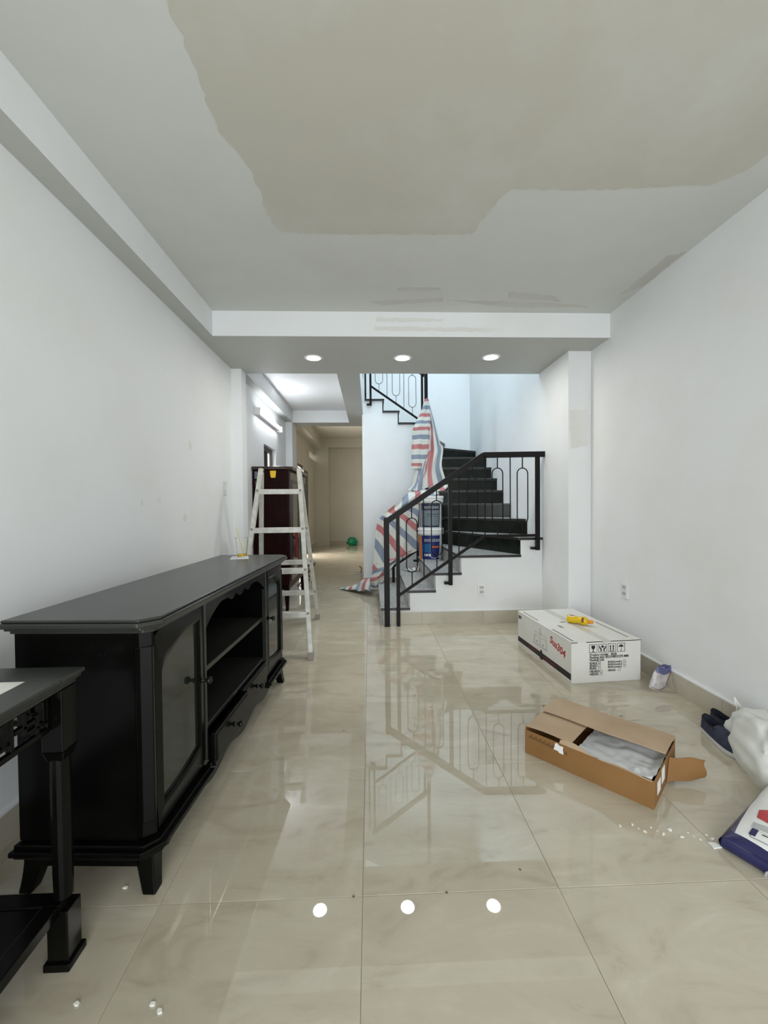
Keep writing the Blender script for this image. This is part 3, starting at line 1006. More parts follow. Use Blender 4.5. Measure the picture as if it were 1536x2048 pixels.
# scalloped valance under the top of the open bay
def scallop(t):
    """drop below the top edge along the bay, 0..1"""
    u = abs(t-.5)*2
    if u > .55:
        return .028+.075*((u-.55)/.45)**1.6
    return .028+.020*max(0, math.cos((u-.28)*math.pi/.26)) if .15 < u < .42 else .030+(.022*math.cos(u/.15*math.pi/2) if u <= .15 else 0)
m = Mesh()
N_ = 60
y0, y1 = .374, TL-.374
vs, fs = [], []
for i in range(N_+1):
    t = i/N_
    y = y0+(y1-y0)*t
    z = .80-scallop(t)
    vs += [(0, y, .80), (0, y, z), (-.016, y, z), (-.016, y, .80)]
for i in range(N_):
    a, b = i*4, (i+1)*4
    fs += [(a, a+1, b+1, b), (a+1, a+2, b+2, b+1), (a+2, a+3, b+3, b+2)]
m.add(vs, fs)
m.build('valance', LACQUER, tv)
# bead mouldings beside the bay
for y in (.364, TL-.364):
    Mesh().box(-.02, .004, y-.006, y+.006, .185, .80).build('bead', LACQ_TOP, tv, bevel=.002)


def glazed_door(ya, yb, za, zb, flip):
    """door frame with an arched glass; flip mirrors along y"""
    d = bpy.data.objects.new('door', None)
    N = 14
    w = yb-ya
    gl, gr, gb, gt = .038, w-.040, za+.062, zb-.052
    inner = []
    # from the bottom left corner round; local y from the hinge side
    for i in range(N+1):                      # bottom edge, sagging towards the hinge
        t = i/N
        inner.append((gl+(gr-gl)*t, gb+.030*(t**2.2)))
    for i in range(1, 5):
        inner.append((gr, gb+.03+(gt-gb-.03)*i/5))
    for i in range(N+1):                      # top edge: S curve, high at the lock side
        t = i/N
        y = gr+(gl-gr)*t
        z = gt-.010*math.sin(t*math.pi*.9)*0 - .050*(1/(1+math.exp(-(t-.62)*11)))
        if t > .8:
            z -= .040*((t-.8)/.2)**2
        inner.append((y, z))
    for i in range(1, 5):
        inner.append((gl, inner[-1][1]*0+(gt-.09)-(gt-.09-gb)*i/5))
    if flip:
        inner = [(w-p[0], p[1]) for p in inner]
    cy, cz = w/2, (za+zb)/2
    outer = []
    for (y, z) in inner:
        dy, dz = y-cy, z-cz
        k = min((w/2)/abs(dy) if abs(dy) > 1e-6 else 1e9, ((zb-za)/2)/abs(dz) if abs(dz) > 1e-6 else 1e9)
        outer.append((cy+dy*k, cz+dz*k))
    n = len(inner)
    m = Mesh()
    vs = []
    for (oy, oz), (iy, iz) in zip(outer, inner):
        vs += [(0, ya+oy, oz), (0, ya+iy, iz), (-.018, ya+iy, iz), (-.018, ya+oy, oz), (.004, ya+iy+(oy-iy)*.18, iz+(oz-iz)*.18)]
    fs = []
    for i in range(n):
        a, b = i*5, ((i+1) % n)*5
        fs += [(a, a+4, b+4, b), (a+4, a+1, b+1, b+4), (a+1, a+2, b+2, b+1), (a+2, a+3, b+3, b+2), (a+3, a, b, b+3)]
    m.add(vs, fs)
    do = m.build('door', LACQUER, tv)
    g = Mesh()
    vs = [(-.009, ya+y, z) for y, z in inner]
    vs += [(-.012, ya+y, z) for y, z in inner]
    fs = [list(range(n)), list(range(n, 2*n))[::-1]]
    g.add(vs, fs)
    g.build('glass', SMOKE, do)
    return do


def knob(x, y, z, parent):
    k = Mesh().lathe([(.010, 0), (.011, .003), (.006, .008), (.006, .018), (.013, .024), (.015, .030), (.012, .036), (.004, .039)], n=16)
    k.v = [(x+v[2], y+v[0], z+v[1]) for v in k.v]
    k.build('knob', KNOB, parent, smooth=True)


d1 = glazed_door(.027, .352, .178, .796, False)
knob(.004, .325, .515, d1)
d2 = glazed_door(TL-.352, TL-.027, .178, .796, True)
knob(.004, TL-.325, .515, d2)
for k_, (ya, yb, out_) in enumerate(((.376, .748, .030), (.752, 1.124, .006))):
    dw = Mesh().box(out_-.018, out_, ya, yb, .150, .282).box(out_-.016, out_+.004, ya+.012, yb-.012, .162, .270)
    dw.box(-.30, out_-.018, ya+.015, ya+.025, .165, .262).box(-.30, out_-.018, yb-.025, yb-.015, .165, .262).box(-.30, out_-.018, ya+.025, yb-.025, .165, .172)
    dd = dw.build('drawer', LACQUER, tv, bevel=.003)
    knob(out_+.004, (ya+yb)/2, .218, dd)
base = Mesh()
for oa, z0, z1 in ((.016, .148, .160), (.030, .132, .148), (.018, .118, .132)):
    P_ = chamfered(oa, .02)
    # near and far stretches only: the middle of the front carries the drawers
    base.prism([P_[0], P_[1], P_[2], (P_[2][0], .372), (-.05, .372), (-.05, .05), (-TD, .05)], z0, z1)
    base.prism([(P_[3][0], TL-.372), P_[3], P_[4], P_[5], (-TD, TL-.05), (-.05, TL-.05), (-.05, TL-.372)], z0, z1)
base.box(-TD, -TD+.03, .05, TL-.05, .118, .160)
base.build('base_moulding', LACQUER, tv, bevel=.003)
m = Mesh()                              # scalloped apron below the drawers and along the front
vs, fs = [], []
for i in range(N_+1):
    t = i/N_
    y = .08+(TL-.16)*t
    u = abs(t-.5)*2
    z = .112-.030*(.5+.5*math.cos(u*math.pi*4.0))*(1 if u < .75 else .2)-.02*(u > .9)*(u-.9)*10
    vs += [(.002, y, .150), (.002, y, z), (-.014, y, z), (-.014, y, .150)]
for i in range(N_):
    a, b = i*4, (i+1)*4
    fs += [(a, a+1, b+1, b), (a+1, a+2, b+2, b+1), (a+2, a+3, b+3, b+2)]
m.add(vs, fs)
m.build('apron', LACQUER, tv)
Mesh().box(-TD+.03, -.05, .0, .016, .085, .12).build('end_apron', LACQUER, tv)


def sabre_leg(cx, cy, sx, sy):
    """square leg that narrows and kicks out towards the floor"""
    m = Mesh()
    vs, n = [], 7
    for i in range(n):
        t = i/(n-1)
        z = .135*(1-t)
        w = .060-.020*t
        ox, oy = sx*.012*t*t, sy*.014*t*t
        for dx, dy in ((-1, -1), (1, -1), (1, 1), (-1, 1)):
            vs.append((cx+dx*w/2+ox+sx*(.060-w)/2, cy+dy*w/2+oy+sy*(.060-w)/2*.6, z))
    fs = [(3, 2, 1, 0), tuple((n-1)*4+j for j in range(4))]
    for i in range(n-1):
        for j in range(4):
            fs.append((i*4+j, i*4+(j+1) % 4, (i+1)*4+(j+1) % 4, (i+1)*4+j))
    m.add(vs, fs)
    m.build('leg', LACQUER, tv, bevel=.004)


for cx, sx in ((-.035, 1), (-TD+.035, -1)):
    for cy, sy in ((.035, -1), (TL-.035, 1)):
        sabre_leg(cx, cy, sx, sy)
for dy in (-.009, .009):
    Mesh().lathe([(.004, 0), (.004, .002)], (0, 0, 0), 10).build('screw_cap', KNOB, tv)
    o = COL.objects[-1]
    o.location = (-.14+dy, -.0005, .735); o.rotation_euler = (math.radians(90), 0, 0)

# ---- cup with juice and a slip of paper on the sideboard
ZT = .847
cx, cy = at(484, 1113, 'z', ZT+.004).x, at(484, 1113, 'z', ZT+.004).y
pp = Mesh()
pts = [(-.045, -.10), (.065, -.085), (.040, .05), (-.055, .035)]
pp.prism(pts, 0, .0035)
o = pp.build('paper_slip', PAPER, None, bevel=.0005)
o.location = (cx-.006, cy-.015, ZT+.0002); o.rotation_euler = (0, 0, math.radians(8))
tag(o, 'white folded paper slip under the plastic cup on the sideboard', 'paper')
cup = thing('plastic_cup', 'clear plastic cup with a little yellow juice on the sideboard', 'cup', (cx, cy, ZT+.0045))
Mesh().lathe([(.001, .0), (.028, .0), (.029, .003), (.040, .118), (.042, .120), (.041, .122), (.0385, .118), (.0275, .004), (.001, .003)], n=28, cap=False).build('cup_body', GLASS, cup, smooth=True)
Mesh().lathe([(.001, .0045), (.0270, .0045), (.0284, .018), (.001, .018)], n=28, cap=False).build('juice', JUICE, cup, smooth=True)
Mesh().tube([(.010, 0, .020), (-.012, -.004, .11), (-.030, -.008, .185)], .003, 8).build('straw', STRAW, cup, smooth=True)

# ================================================================== console table in the left foreground
CT = thing('console_table', 'black carved console table with marble top at the left edge', 'table', (-.768, 1.118, 0))
CW, CL, CH = .47, 1.05, .752           # local: corner at the origin, x to -CW, y to -CL
fr = Mesh()
for o_, z0, z1 in ((0, CH-.012, CH), (-.006, CH-.022, CH-.012), (-.014, CH-.034, CH-.022)):
    a = o_
    fr.box(-CW-a, a, -.085, a, z0, z1).box(-CW-a, a, -CL-a, -CL+.085, z0, z1)
    fr.box(-.085, a, -CL+.085, -.085, z0, z1).box(-CW-a, -CW+.085, -CL+.085, -.085, z0, z1)
fr.build('top_frame', LACQ_TOP, CT, bevel=.003)
Mesh().box(-CW+.085, -.085, -CL+.085, -.085, CH-.025, CH-.003).build('marble_panel', MARBLE, CT)


def console_leg(x, y):
    m = Mesh()
    m.box(x-.027, x+.027, y-.027, y+.027, .56, CH-.034)
    m.add([(x-.027, y-.027, .56), (x+.027, y-.027, .56), (x+.027, y+.027, .56), (x-.027, y+.027, .56), (x-.02, y-.02, .535), (x+.02, y-.02, .535), (x+.02, y+.02, .535), (x-.02, y+.02, .535)],
          [(0, 4, 5, 1), (1, 5, 6, 2), (2, 6, 7, 3), (3, 7, 4, 0)])
    m.lathe([(.021, .0), (.0225, .06), (.0235, .17), (.0235, .27), (.022, .37)], (x, y, .17), 14)
    m.box(x-.026, x+.026, y-.026, y+.026, .020, .150)
    m.box(x-.033, x+.033, y-.033, y+.033, 0, .020)
    m.build('leg', LACQUER, CT, bevel=.003)


for x in (-.038, -CW+.05):
    for y in (-.045, -CL+.045):
        console_leg(x, y)
# pierced fret aprons: rails and short key bars
def fret(axis, fixed, a, b):
    root = Mesh()
    def bx(s0, s1, z0, z1, t=.014):
        if axis == 'y':
            root.box(fixed-t/2, fixed+t/2, s0, s1, z0, z1)
        else:
            root.box(s0, s1, fixed-t/2, fixed+t/2, z0, z1)
    bx(a, b, CH-.050, CH-.034)
    bx(a, b, CH-.135, CH-.122)
    n = max(1, round((b-a)/.11)); w = (b-a)/n
    for i in range(n):
        s = a+i*w
        bx(s, s+.010, CH-.122, CH-.050)
        bx(s+w*.30, s+w*.40, CH-.105, CH-.050)
        bx(s+w*.10, s+w*.62, CH-.090, CH-.080)
        bx(s+w*.62, s+w*.72, CH-.122, CH-.072)
        bx(s+w*.45, s+w*.95, CH-.108, CH-.099)
        bx(s+w*.82, s+w*.90, CH-.10, CH-.050)
    bx(b-.010, b, CH-.122, CH-.050)
    return root


fret('y', -.045, -CL+.075, -.075).build('fret_apron', LACQUER, CT, bevel=.002)
fret('y', -CW+.045, -CL+.075, -.075).build('fret_apron', LACQUER, CT, bevel=.002)
fret('x', -.04, -CW+.08, -.08).build('fret_apron', LACQUER, CT, bevel=.002)
Mesh().box(-CW+.035, -.040, -CL+.035, -.035, .145, .160).box(-CW+.03, -.034, -CL+.03, -CL+.07, .135, .165).box(-CW+.03, -.034, -.07, -.03, .135, .165).box(-.075, -.034, -CL+.07, -.07, .135, .165).box(-CW+.03, -CW+.07, -CL+.07, -.07, .135, .165).build('lower_shelf', LACQUER, CT, bevel=.003)

# ================================================================== ladder
LD = thing('step_ladder', 'white paint-spattered aluminium step ladder behind the sideboard', 'ladder', (-.79, 3.66, 0), math.radians(4.5))
HZ = 1.49


def rail(side, front, name):
    s = -1 if front else 1
    xb, xt = side*.285, side*.165
    p0, p1 = Vector((xb, s*.555, .03)), Vector((xt, s*.012, HZ))
    m = Mesh().bar(p0, p1, .036, .050, (0, 1, 0))
    o = m.build(name, ALU, LD, bevel=.004)
    Mesh().box(xb-.024, xb+.022, s*.555-.036, s*.555+.036, 0, .055).build('rubber_foot', RUBBER, o, bevel=.004)
    return o


for side in (-1, 1):
    for front in (True, False):
        rail(side, front, 'side_rail')
    Mesh().box(side*.165-.020, side*.165+.020, -.030, .030, HZ-.05, HZ+.015).build('hinge', ALU, LD, bevel=.008)
    h = Mesh().lathe([(.010, 0), (.010, .046)], (0, 0, 0), 12)
    h.v = [(side*.165-.023+v[2], -.002+v[0], HZ-.012+v[1]) for v in h.v]
    h.build('hinge_pin', DARK, LD)
for k in range(1, 5):
    for front in (True, False):
        s = -1 if front else 1
        z = .326*k if front else .326*k-.02
        if not front and k == 4:
            continue
        t = (z-.03)/(HZ-.03)
        hw = .285+(.165-.285)*t
        y = s*(.555+(.012-.555)*t)
        m = Mesh().box(-hw, hw, y-.028, y+.028, z-.012, z+.012).box(-hw, hw, y-.030, y-.024, z-.030, z+.014)
        m.box(-hw, hw, y+.022, y+.028, z-.022, z+.010)
        r_ = m.build('rung', ALU, LD, bevel=.003)
        for sd in (-1, 1):
            Mesh().box(sd*hw-.010, sd*hw+.010, y-.0315, y-.030, z-.006, z+.012).build('rivet', RUBBER, r_)
Mesh().tube([(.235, -.30, .52), (.245, 0, .45), (.235, .30, .50)], .004, 6).build('spreader', ALU_D, LD)

# ================================================================== wardrobe and what hangs on it
WR = thing('wardrobe', 'dark mahogany wardrobe standing behind the step ladder', 'wardrobe', (XL+.012, 4.53, 0))
WD, WL_, WH = .385, 1.12, 1.605          # local x away from the wall, y along
Mesh().box(.0, WD, 0, WL_, .30, WH-.035).build('carcass', MAHOG, WR, bevel=.004)
Mesh().prism([(-.008, -.02), (WD-.03, -.02), (WD+.045, .03), (WD+.045, WL_-.03), (WD-.03, WL_+.02), (-.008, WL_+.02)], WH-.035, WH).build('cornice', MAHOG_F, WR, bevel=.006)
Mesh().box(0, WD-.01, .02, WL_-.02, .24, .30).build('plinth', MAHOG, WR)
for k, (ya, yb) in enumerate(((.03, .555), (.565, 1.09))):
    d = Mesh().box(WD, WD+.022, ya, yb, .34, WH-.06).build('door', MAHOG_F, WR, bevel=.003)
    for q, (za, zb) in enumerate(((.40, .82), (.88, WH-.14))):
        Mesh().box(WD+.022, WD+.030, ya+.06, ya+.085, za, zb).box(WD+.022, WD+.030, yb-.085, yb-.06, za, zb).box(WD+.022, WD+.030, ya+.085, yb-.085, za, za+.03).box(WD+.022, WD+.030, ya+.085, yb-.085, zb-.03, zb).build('panel_moulding', LACQ_TOP, d)
for x in (.035, WD-.035):
    for y in (.04, WL_-.04):
        m = Mesh()
        vs = []
        for z, w in ((.24, .055), (0, .030)):
            for dx, dy in ((-1, -1), (1, -1), (1, 1), (-1, 1)):
                vs.append((x+dx*w/2, y+dy*w/2, z))
        m.add(vs, [(0, 1, 2, 3), (7, 6, 5, 4), (0, 4, 5, 1), (1, 5, 6, 2), (2, 6, 7, 3), (3, 7, 4, 0)])
        m.build('leg', MAHOG, WR, bevel=.003)
Mesh().box(.020, .085, -.0012, 0, WH-.135, WH-.055).build('sticker', BLUETAG, WR)
Mesh().box(.022, .075, -.0010, 0, WH-.215, WH-.155).build('sticker', principled('brown_sticker', (.06, .05, .045), .4), WR)
Mesh().prism([(-.031, .078), (.031, .078), (.032, .068), (.026, .012), (.022, 0), (.008, .003), (-.008, 0), (-.022, .003), (-.027, .012), (-.033, .068)], -.004, 0, 'y').build('yellow_tag', YTAG, WR).location = (.222, -.0005, WH-.125)
rc = Mesh().grid(lambda s, t: Vector((XL+.012+WD+.048+.010*math.sin(s*9+t*2), 4.60+.20*s, .92-.34*t+.01*math.sin(s*7))), 14, 12)
tag(rc.build('red_cloth', RED, None, smooth=True, solid=.004), 'dark red cloth hanging on the front of the wardrobe', 'cloth')

# small folding stool and lever handles beyond the ladder
st = thing('folding_stool', 'small dark metal folding stool on the hall floor behind the ladder', 'stool', (-.93, 5.98, 0))
Mesh().box(-.12, .12, -.10, .10, .30, .32).build('seat', IRON, st, bevel=.004)
for s in (-1, 1):
    Mesh().tube([(-.12, s*.085, .006), (.11, s*.085, .30)], .007, 6).build('leg', IRON, st)
    Mesh().tube([(.12, s*.07, .006), (-.11, s*.07, .30)], .007, 6).build('leg', IRON, st)

# green plastic bag at the far wall
def crumple(amp, seed, flat=0):
    def f(p, d):
        n = noise.noise(d*2.3+Vector((seed, 0, 0)))+.5*noise.noise(d*5.1+Vector((0, seed, 0)))
        q = p*(1+amp*n)
        if q.z < flat:
            q.z = flat
        return q
    return f


tag(Mesh().ellipsoid((at(704, 1085, 'z', .1).x, 11.72, .10), (.15, .10, .13), 20, 14, fn=crumple(.35, 3, -.10)).build('plastic_bag', GREEN, None, smooth=True), 'crumpled green plastic bag on the far hall floor', 'bag')
wv = thing('floor_valve', 'small brass and steel fitting at the foot of the partition corner', 'fitting', (-.20, 6.95, 0))
Mesh().box(-.09, .09, -.05, .05, 0, .02).build('plate', ALU_D, wv, bevel=.003)
Mesh().tube([(.04, 0, .02), (.05, 0, .10), (.01, 0, .13)], .012, 8).build('lever', principled('old_brass', (.35, .25, .10), .5, metal=.6), wv, smooth=True)

# ================================================================== white carton
BX = thing('white_carton', 'long white printed carton on the floor below the right wall', 'box', (1.299, 2.589, 0), math.radians(4.2))
BW, BL, BH = .485, .80, .272
Mesh().box(0, BW, 0, BL, 0, BH-.004).build('body', CARTON, BX, bevel=.003)
for x0, x1 in ((-.002, BW/2-.001), (BW/2+.001, BW+.002)):
    Mesh().box(x0, x1, -.002, BL+.002, BH-.004, BH).build('flap', CARTON, BX, bevel=.001)
Mesh().box(BW/2-.028, BW/2+.028, -.003, BL+.003, BH, BH+.0008).box(BW/2-.028, BW/2+.028, -.0030, -.0022, BH-.014, BH+.0008).build('packing_tape', principled('clear_tape', (.62, .60, .54), .2), BX)
for x0, x1, y0, y1 in ((.015, .03, .02, .28), (.10, .125, .30, .36), (BW-.06, BW-.045, .05, .40), (.17, .21, .42, .45), (.02, .032, .50, .75)):
    Mesh().box(x0, x1, y0, y1, BH, BH+.0005).build('scuff', principled('scuff', (.30, .29, .27), .8), BX)
Mesh().box(-.0025, .04, -.0028, -.0018, BH-.006, BH-.001).box(.10, .22, -.0028, -.0018, BH-.006, BH-.001).box(.27, BW, -.0028, -.0018, BH-.006, BH-.001).build('flap_gap', DARK, BX)


def near(x, z):
    return axes((1, 0, 0), (0, 0, 1), (0, -1, 0), (x, -.0006, z))


def side(y, z):
    return axes((0, -1, 0), (0, 0, 1), (-1, 0, 0), (-.0006, y, z))


ts = .0225
for z, s in ((.176, 'Product model:   8245'), (.159, 'Packing size: 855X485X270 MM'), (.142, 'Packing List:')):
    text(s, ts, INK, BX, near(.125, z), sx=.93, bold=.0006)
for z, s, bx_ in ((.121, '8245A', .185), (.104, '8245D', .185), (.087, '8245L', .185), (.067, 'H8245D', .197), (.049, 'H8245L', .197)):
    text(s, .021, INK, BX, near(.125, z), sx=.95, bold=.0006)
    m = Mesh()
    a, c = bx_, z
    m.box(a, a+.016, -.0008, 0, c, c+.0015).box(a, a+.016, -.0008, 0, c+.0135, c+.015).box(a, a+.0015, -.0008, 0, c+.0015, c+.0135).box(a+.0145, a+.016, -.0008, 0, c+.0015, c+.0135)
    if z > .12:
        m.bar((a+.003, -.0006, c+.007), (a+.007, -.0006, c+.003), .001, .002, (0, 1, 0)).bar((a+.007, -.0006, c+.003), (a+.014, -.0006, c+.013), .001, .002, (0, 1, 0))
    m.build('printed_checkbox', INK, BX)
for z, s, bx_ in ((.126, '8245A(combo)', .362), (.109, '8245D(combo)', .362), (.092, '8245L(combo)', .362), (.070, 'H8245A', .325)):
    text(s, .0185, INK, BX, near(.252, z), sx=.88, bold=.0005)
    m = Mesh()
    a, c = bx_, z
    m.box(a, a+.016, -.0008, 0, c, c+.0015).box(a, a+.016, -.0008, 0, c+.0135, c+.015).box(a, a+.0015, -.0008, 0, c+.0015, c+.0135).box(a+.0145, a+.016, -.0008, 0, c+.0015, c+.0135)
    m.build('printed_checkbox', INK, BX)


def icon(x, z, kind):
    m = Mesh()
    w = .056
    t = .0028
    m.box(x, x+w, -.0008, 0, z, z+t).box(x, x+w, -.0008, 0, z+w-t, z+w).box(x, x+t, -.0008, 0, z+t, z+w-t).box(x+w-t, x+w, -.0008, 0, z+t, z+w-t)
    c = x+w/2
    def pl(pts):
        m.prism([(c+p[0], z+p[1]) for p in pts], -.0009, 0, 'y')
    if kind == 'glass':
        pl([(-.012, .048), (.012, .048), (.013, .034), (.009, .027), (.003, .024), (.0025, .010), (.012, .008), (.012, .006), (-.012, .006), (-.012, .008), (-.0025, .010), (-.003, .024), (-.009, .027), (-.013, .034)])
    elif kind == 'hands':
        pl([(0, .048), (.009, .044), (.010, .036), (0, .030), (-.010, .036), (-.009, .044)])
        for s in (-1, 1):
            pts = [(.019, .044), (.014, .032), (.006, .026), (.006, .007), (.014, .007), (.014, .021), (.022, .030), (.023, .044)]
            pl([(s*p[0], p[1]) for p in pts])
    elif kind == 'up':
        for s in (-.010, .010):
            pl([(s-.0035, .012), (s+.0035, .012), (s+.0035, .037), (s+.007, .037), (s, .048), (s-.007, .037), (s-.0035, .037)])
        pl([(-.017, .006), (.017, .006), (.017, .0095), (-.017, .0095)])
    else:
        pl([(-.020, .030), (-.014, .041), (-.005, .045), (0, .050), (.005, .045), (.014, .041), (.020, .030), (.010, .033), (0, .031), (-.010, .033)])
        pl([(-.0012, .031), (.0012, .031), (.0012, .010), (.005, .006), (.008, .010), (.006, .012), (.004, .010), (-.0012, .006)][:4])
        pl([(-.006, .013), (-.004, .013), (-.003, .009), (.0012, .009), (.0012, .006), (-.004, .006)])
    m.build('printed_icon', INK, BX)


for x, k in zip((.122, .187, .252, .317), ('glass', 'hands', 'up', 'umbrella')):
    icon(x, .196, k)
# long side facing the room
text('Sus304', .072, INK_R, BX, side(.275, .185) @ Matrix.Rotation(math.radians(-13), 4, 'Z'), sx=1.0, bold=.0018)
Mesh().box(-.0008, 0, .006, BL*.49, .020, .062).box(-.0008, 0, BL*.505, BL-.004, .020, .062).build('printed_stripe', INK, BX)
Mesh().box(-.0009, 0, BL*.47, BL*.53, .010, .060).prism([(BL*.475, .06), (BL*.525, .06), (BL*.515, .078), (BL*.50, .082), (BL*.485, .075)], -.0009, 0, 'x').build('printed_tap', INK, BX)
Mesh().box(-.0014, 0, BL*.24, BL*.45, .028, .050).build('printed_red_band', INK_DR, BX)
Mesh().box(-.0014, 0, BL*.60, BL*.76, .030, .050).build('printed_red_band', INK_DR, BX)
def outline(pts, w=.002, mat=INK_G, name='printed_drawing'):
    m = Mesh()
    for (a, b) in zip(pts, pts[1:]+pts[:1]):
        m.bar((-.0005, a[0], a[1]), (-.0005, b[0], b[1]), .001, w, (0, -(b[1]-a[1]), b[0]-a[0]))
    return m.build(name, mat, BX)
outline([(.52, .10), (.31, .10), (.33, .195), (.50, .195)])
outline([(.415, .105), (.325, .105), (.335, .170), (.412, .170)])
outline([(.505, .105), (.425, .105), (.428, .170), (.495, .170)])
outline([(.425, .19), (.405, .19), (.407, .235), (.423, .235)], .003)
for y, z in ((.37, .125), (.465, .125)):
    Mesh().prism([(y+.009*math.cos(a/8*6.283), z+.009*math.sin(a/8*6.283)) for a in range(8)], -.0009, 0, 'x').build('printed_drain', INK_G, BX)
for k in range(3):
    Mesh().box(-.0008, 0, .735+k*.018, .748+k*.018, .218-k*.003, .240).build('printed_mark', INK, BX)

# ---- yellow bottle lying on the carton
bt = thing('squeeze_bottle', 'yellow squeeze bottle with orange cap lying on the white carton', 'bottle', (1.49, 3.03, BH+.031), math.radians(-43))
b_ = Mesh().lathe([(.004, -.004), (.026, 0), (.030, .010), (.030, .055), (.025, .075), (.025, .085), (.031, .105), (.031, .122), (.024, .138), (.012, .146)], n=24)
b_.v = [(v[2], v[0], v[1]) for v in b_.v]
b_.build('bottle_body', YELLOW, bt, smooth=True)
b_ = Mesh().lathe([(.012, .146), (.014, .148), (.014, .172), (.010, .178), (.002, .179)], n=20)
b_.v = [(v[2], v[0], v[1]) for v in b_.v]
b_.build('cap', ORANGE, bt, smooth=True)
def band(x0, x1, a0, a1, mat, nm, off=.0008):
    m = Mesh().lathe([(.030+off, x0), (.030+off, x1)], n=10, a0=math.radians(a0), a1=math.radians(a1), cap=False)
    m.v = [(v[2], v[0], v[1]) for v in m.v]
    m.build(nm, mat, bt, smooth=True)
band(.012, .054, 70, 130, PAPER, 'printed_label')
band(.016, .050, 95, 118, BROWN, 'printed_band', .0014)
band(.106, .121, 120, 190, BROWN, 'printed_emblem', .0018)

# ================================================================== open brown carton
KB = thing('cardboard_box', 'open brown cardboard box lying in the middle of the floor', 'box', (.722, 1.885, 0), math.atan2(1.505-1.885, 1.074-.722))
KL, KW, KH = .52, .385, .122           # local x along the long near side, y away, z up
t_ = .004
m = Mesh().box(0, KL, 0, t_, 0, KH-.012).box(0, KL, KW-t_, KW, 0, KH).box(0, t_, t_, KW-t_, 0, KH).box(KL-t_, KL, t_, KW-t_, 0, KH*.86).box(t_, KL-t_, t_, KW-t_, 0, t_)
m.build('body', [KRAFT], KB, bevel=.001)
# long far flap folded over the top, bowed; short left flap below it
Mesh().grid(lambda s, t: Vector((-.002+(KL+.004)*s, KW+.002-(.205)*t, KH+.004+.007*math.sin(math.pi*t*.9)*(.6+.4*s)+.010*t+.0015*math.sin(s*9))), 16, 10).build('flap', KRAFT_IN, KB, smooth=True, solid=.005)
Mesh().grid(lambda s, t: Vector((.002+.205*s, .012+(KW-.02)*t, KH+.001+.006*math.sin(math.pi*s)*(1-t))), 8, 8).build('flap', KRAFT_IN, KB, smooth=True, solid=.004)
# torn near flap stub with ragged edge
def stub(s, t):
    return Vector((.16+(KL-.165)*s, .002+.012*t*math.sin(s*5+1), KH-.014+.022*t*(.55+.45*math.sin(s*11))*(1-.5*s)))
Mesh().grid(stub, 30, 2).build('torn_edge', KRAFT_IN, KB, smooth=True, solid=.003)
# right flap sticking out to the side
def rflap(s, t):
    return Vector((KL+.002+.055*s+.0*t, .205+.16*t-.06*s, .030+.055*s*.6+.068*t*.2+.055*(1-abs(t-.5)*2)*0)) 
fp = [(KL+.001, .19, .012), (KL+.001, .30, .012), (KL+.001, .30, .105), (KL+.001, .19, .085)]
def rf(s, t):
    a = Vector((KL+.002, .20, .010)).lerp(Vector((KL+.002, .25, .095)), t)
    b = Vector((KL+.115, .31, .028)).lerp(Vector((KL+.115, .33, .098)), t)
    p = a.lerp(b, s)
    p.z += .004*math.sin(s*8+t*3)
    p.x += .006*math.sin(t*6)*s
    return p
Mesh().grid(rf, 8, 6).build('side_flap', KRAFT, KB, smooth=True, solid=.004)
for y, z0, z1 in ((.052, .030, .080), (.125, .038, .098)):
    Mesh().box(KL, KL+.0008, y, y+.052, z0, z1).build('shipping_label', PAPER, KB)
# embossed print line on the near side
for k in range(26):
    h_ = .010+.005*((k*7) % 3)
    Mesh().box(.02+k*.0068, .0235+k*.0068, -.0006, 0, .080-k*.0004, .080-k*.0004+h_).build('printed_mark', KRAFT_D, KB)
Mesh().prism(ragged([(.135, .072), (.175, .066), (.178, .100), (.14, .106)], .01, .004, seed=5), -.0012, .0, 'y').build('tape_remnant', PAPER, KB)
# milky film inside
def film_fn(s_, t):
    edge = max(0, 1-t/.16)
    z = .062+.042*edge+.022*noise.noise(Vector((s_*2.2, t*1.6, 1)))+.024*abs(noise.noise(Vector((s_*2.2+t*1.5, t*6, 4))))+.004*noise.noise(Vector((s_*10, t*12, 3)))+.035*max(0, (s_-.88)/.12)*(1-t*.4)
    z += .022*math.exp(-((s_-.78)/.06)**2-((t-.22)/.12)**2)
    return Vector((.205+(KL-.215)*s_, .008+(KW-.03)*t, min(z, KH-.012)))
tag_film = Mesh().grid(film_fn, 34, 26)
fo = tag_film.build('foam_film', FILM, None, smooth=True, solid=.001)
fo.location = KB.location; fo.rotation_euler = KB.rotation_euler
tag(fo, 'crumpled milky plastic film inside the open brown cardboard box', 'film')

# ================================================================== rolled packet leaning at the wall
pk = thing('plastic_packet', 'small rolled plastic packet leaning on the skirting beside the white carton', 'packet', (1.785, 2.475, 0), 0)
def packet(s, t):
    a = 2*math.pi*s
    w, h = .050*(1-.15*t**3), .030*(1-.7*t**3)
    c = Vector((.062*t, .015*t, .030+.112*t))
    return c+Vector((w*math.cos(a)+.003*math.sin(7*a+5*t), h*math.sin(a)*.55, h*math.sin(a)*.9+.003*math.sin(5*a)))
Mesh().grid(packet, 24, 14).build('wrapper', PINKWRAP, pk, smooth=True)
def packet_top(s, t):
    u = .76+.24*t
    p = packet(.05+.9*s, u)
    return p+Vector((-.001, -.001, .002))
Mesh().grid(packet_top, 20, 5).build('blue_end', WRAP_BLUE, pk, smooth=True)
Mesh().tube([packet(i/16, .06)+Vector((0, -.001, .0005)) for i in range(16)], .0016, 5, closed=True).build('red_edge', WRAP_RED, pk, smooth=True)
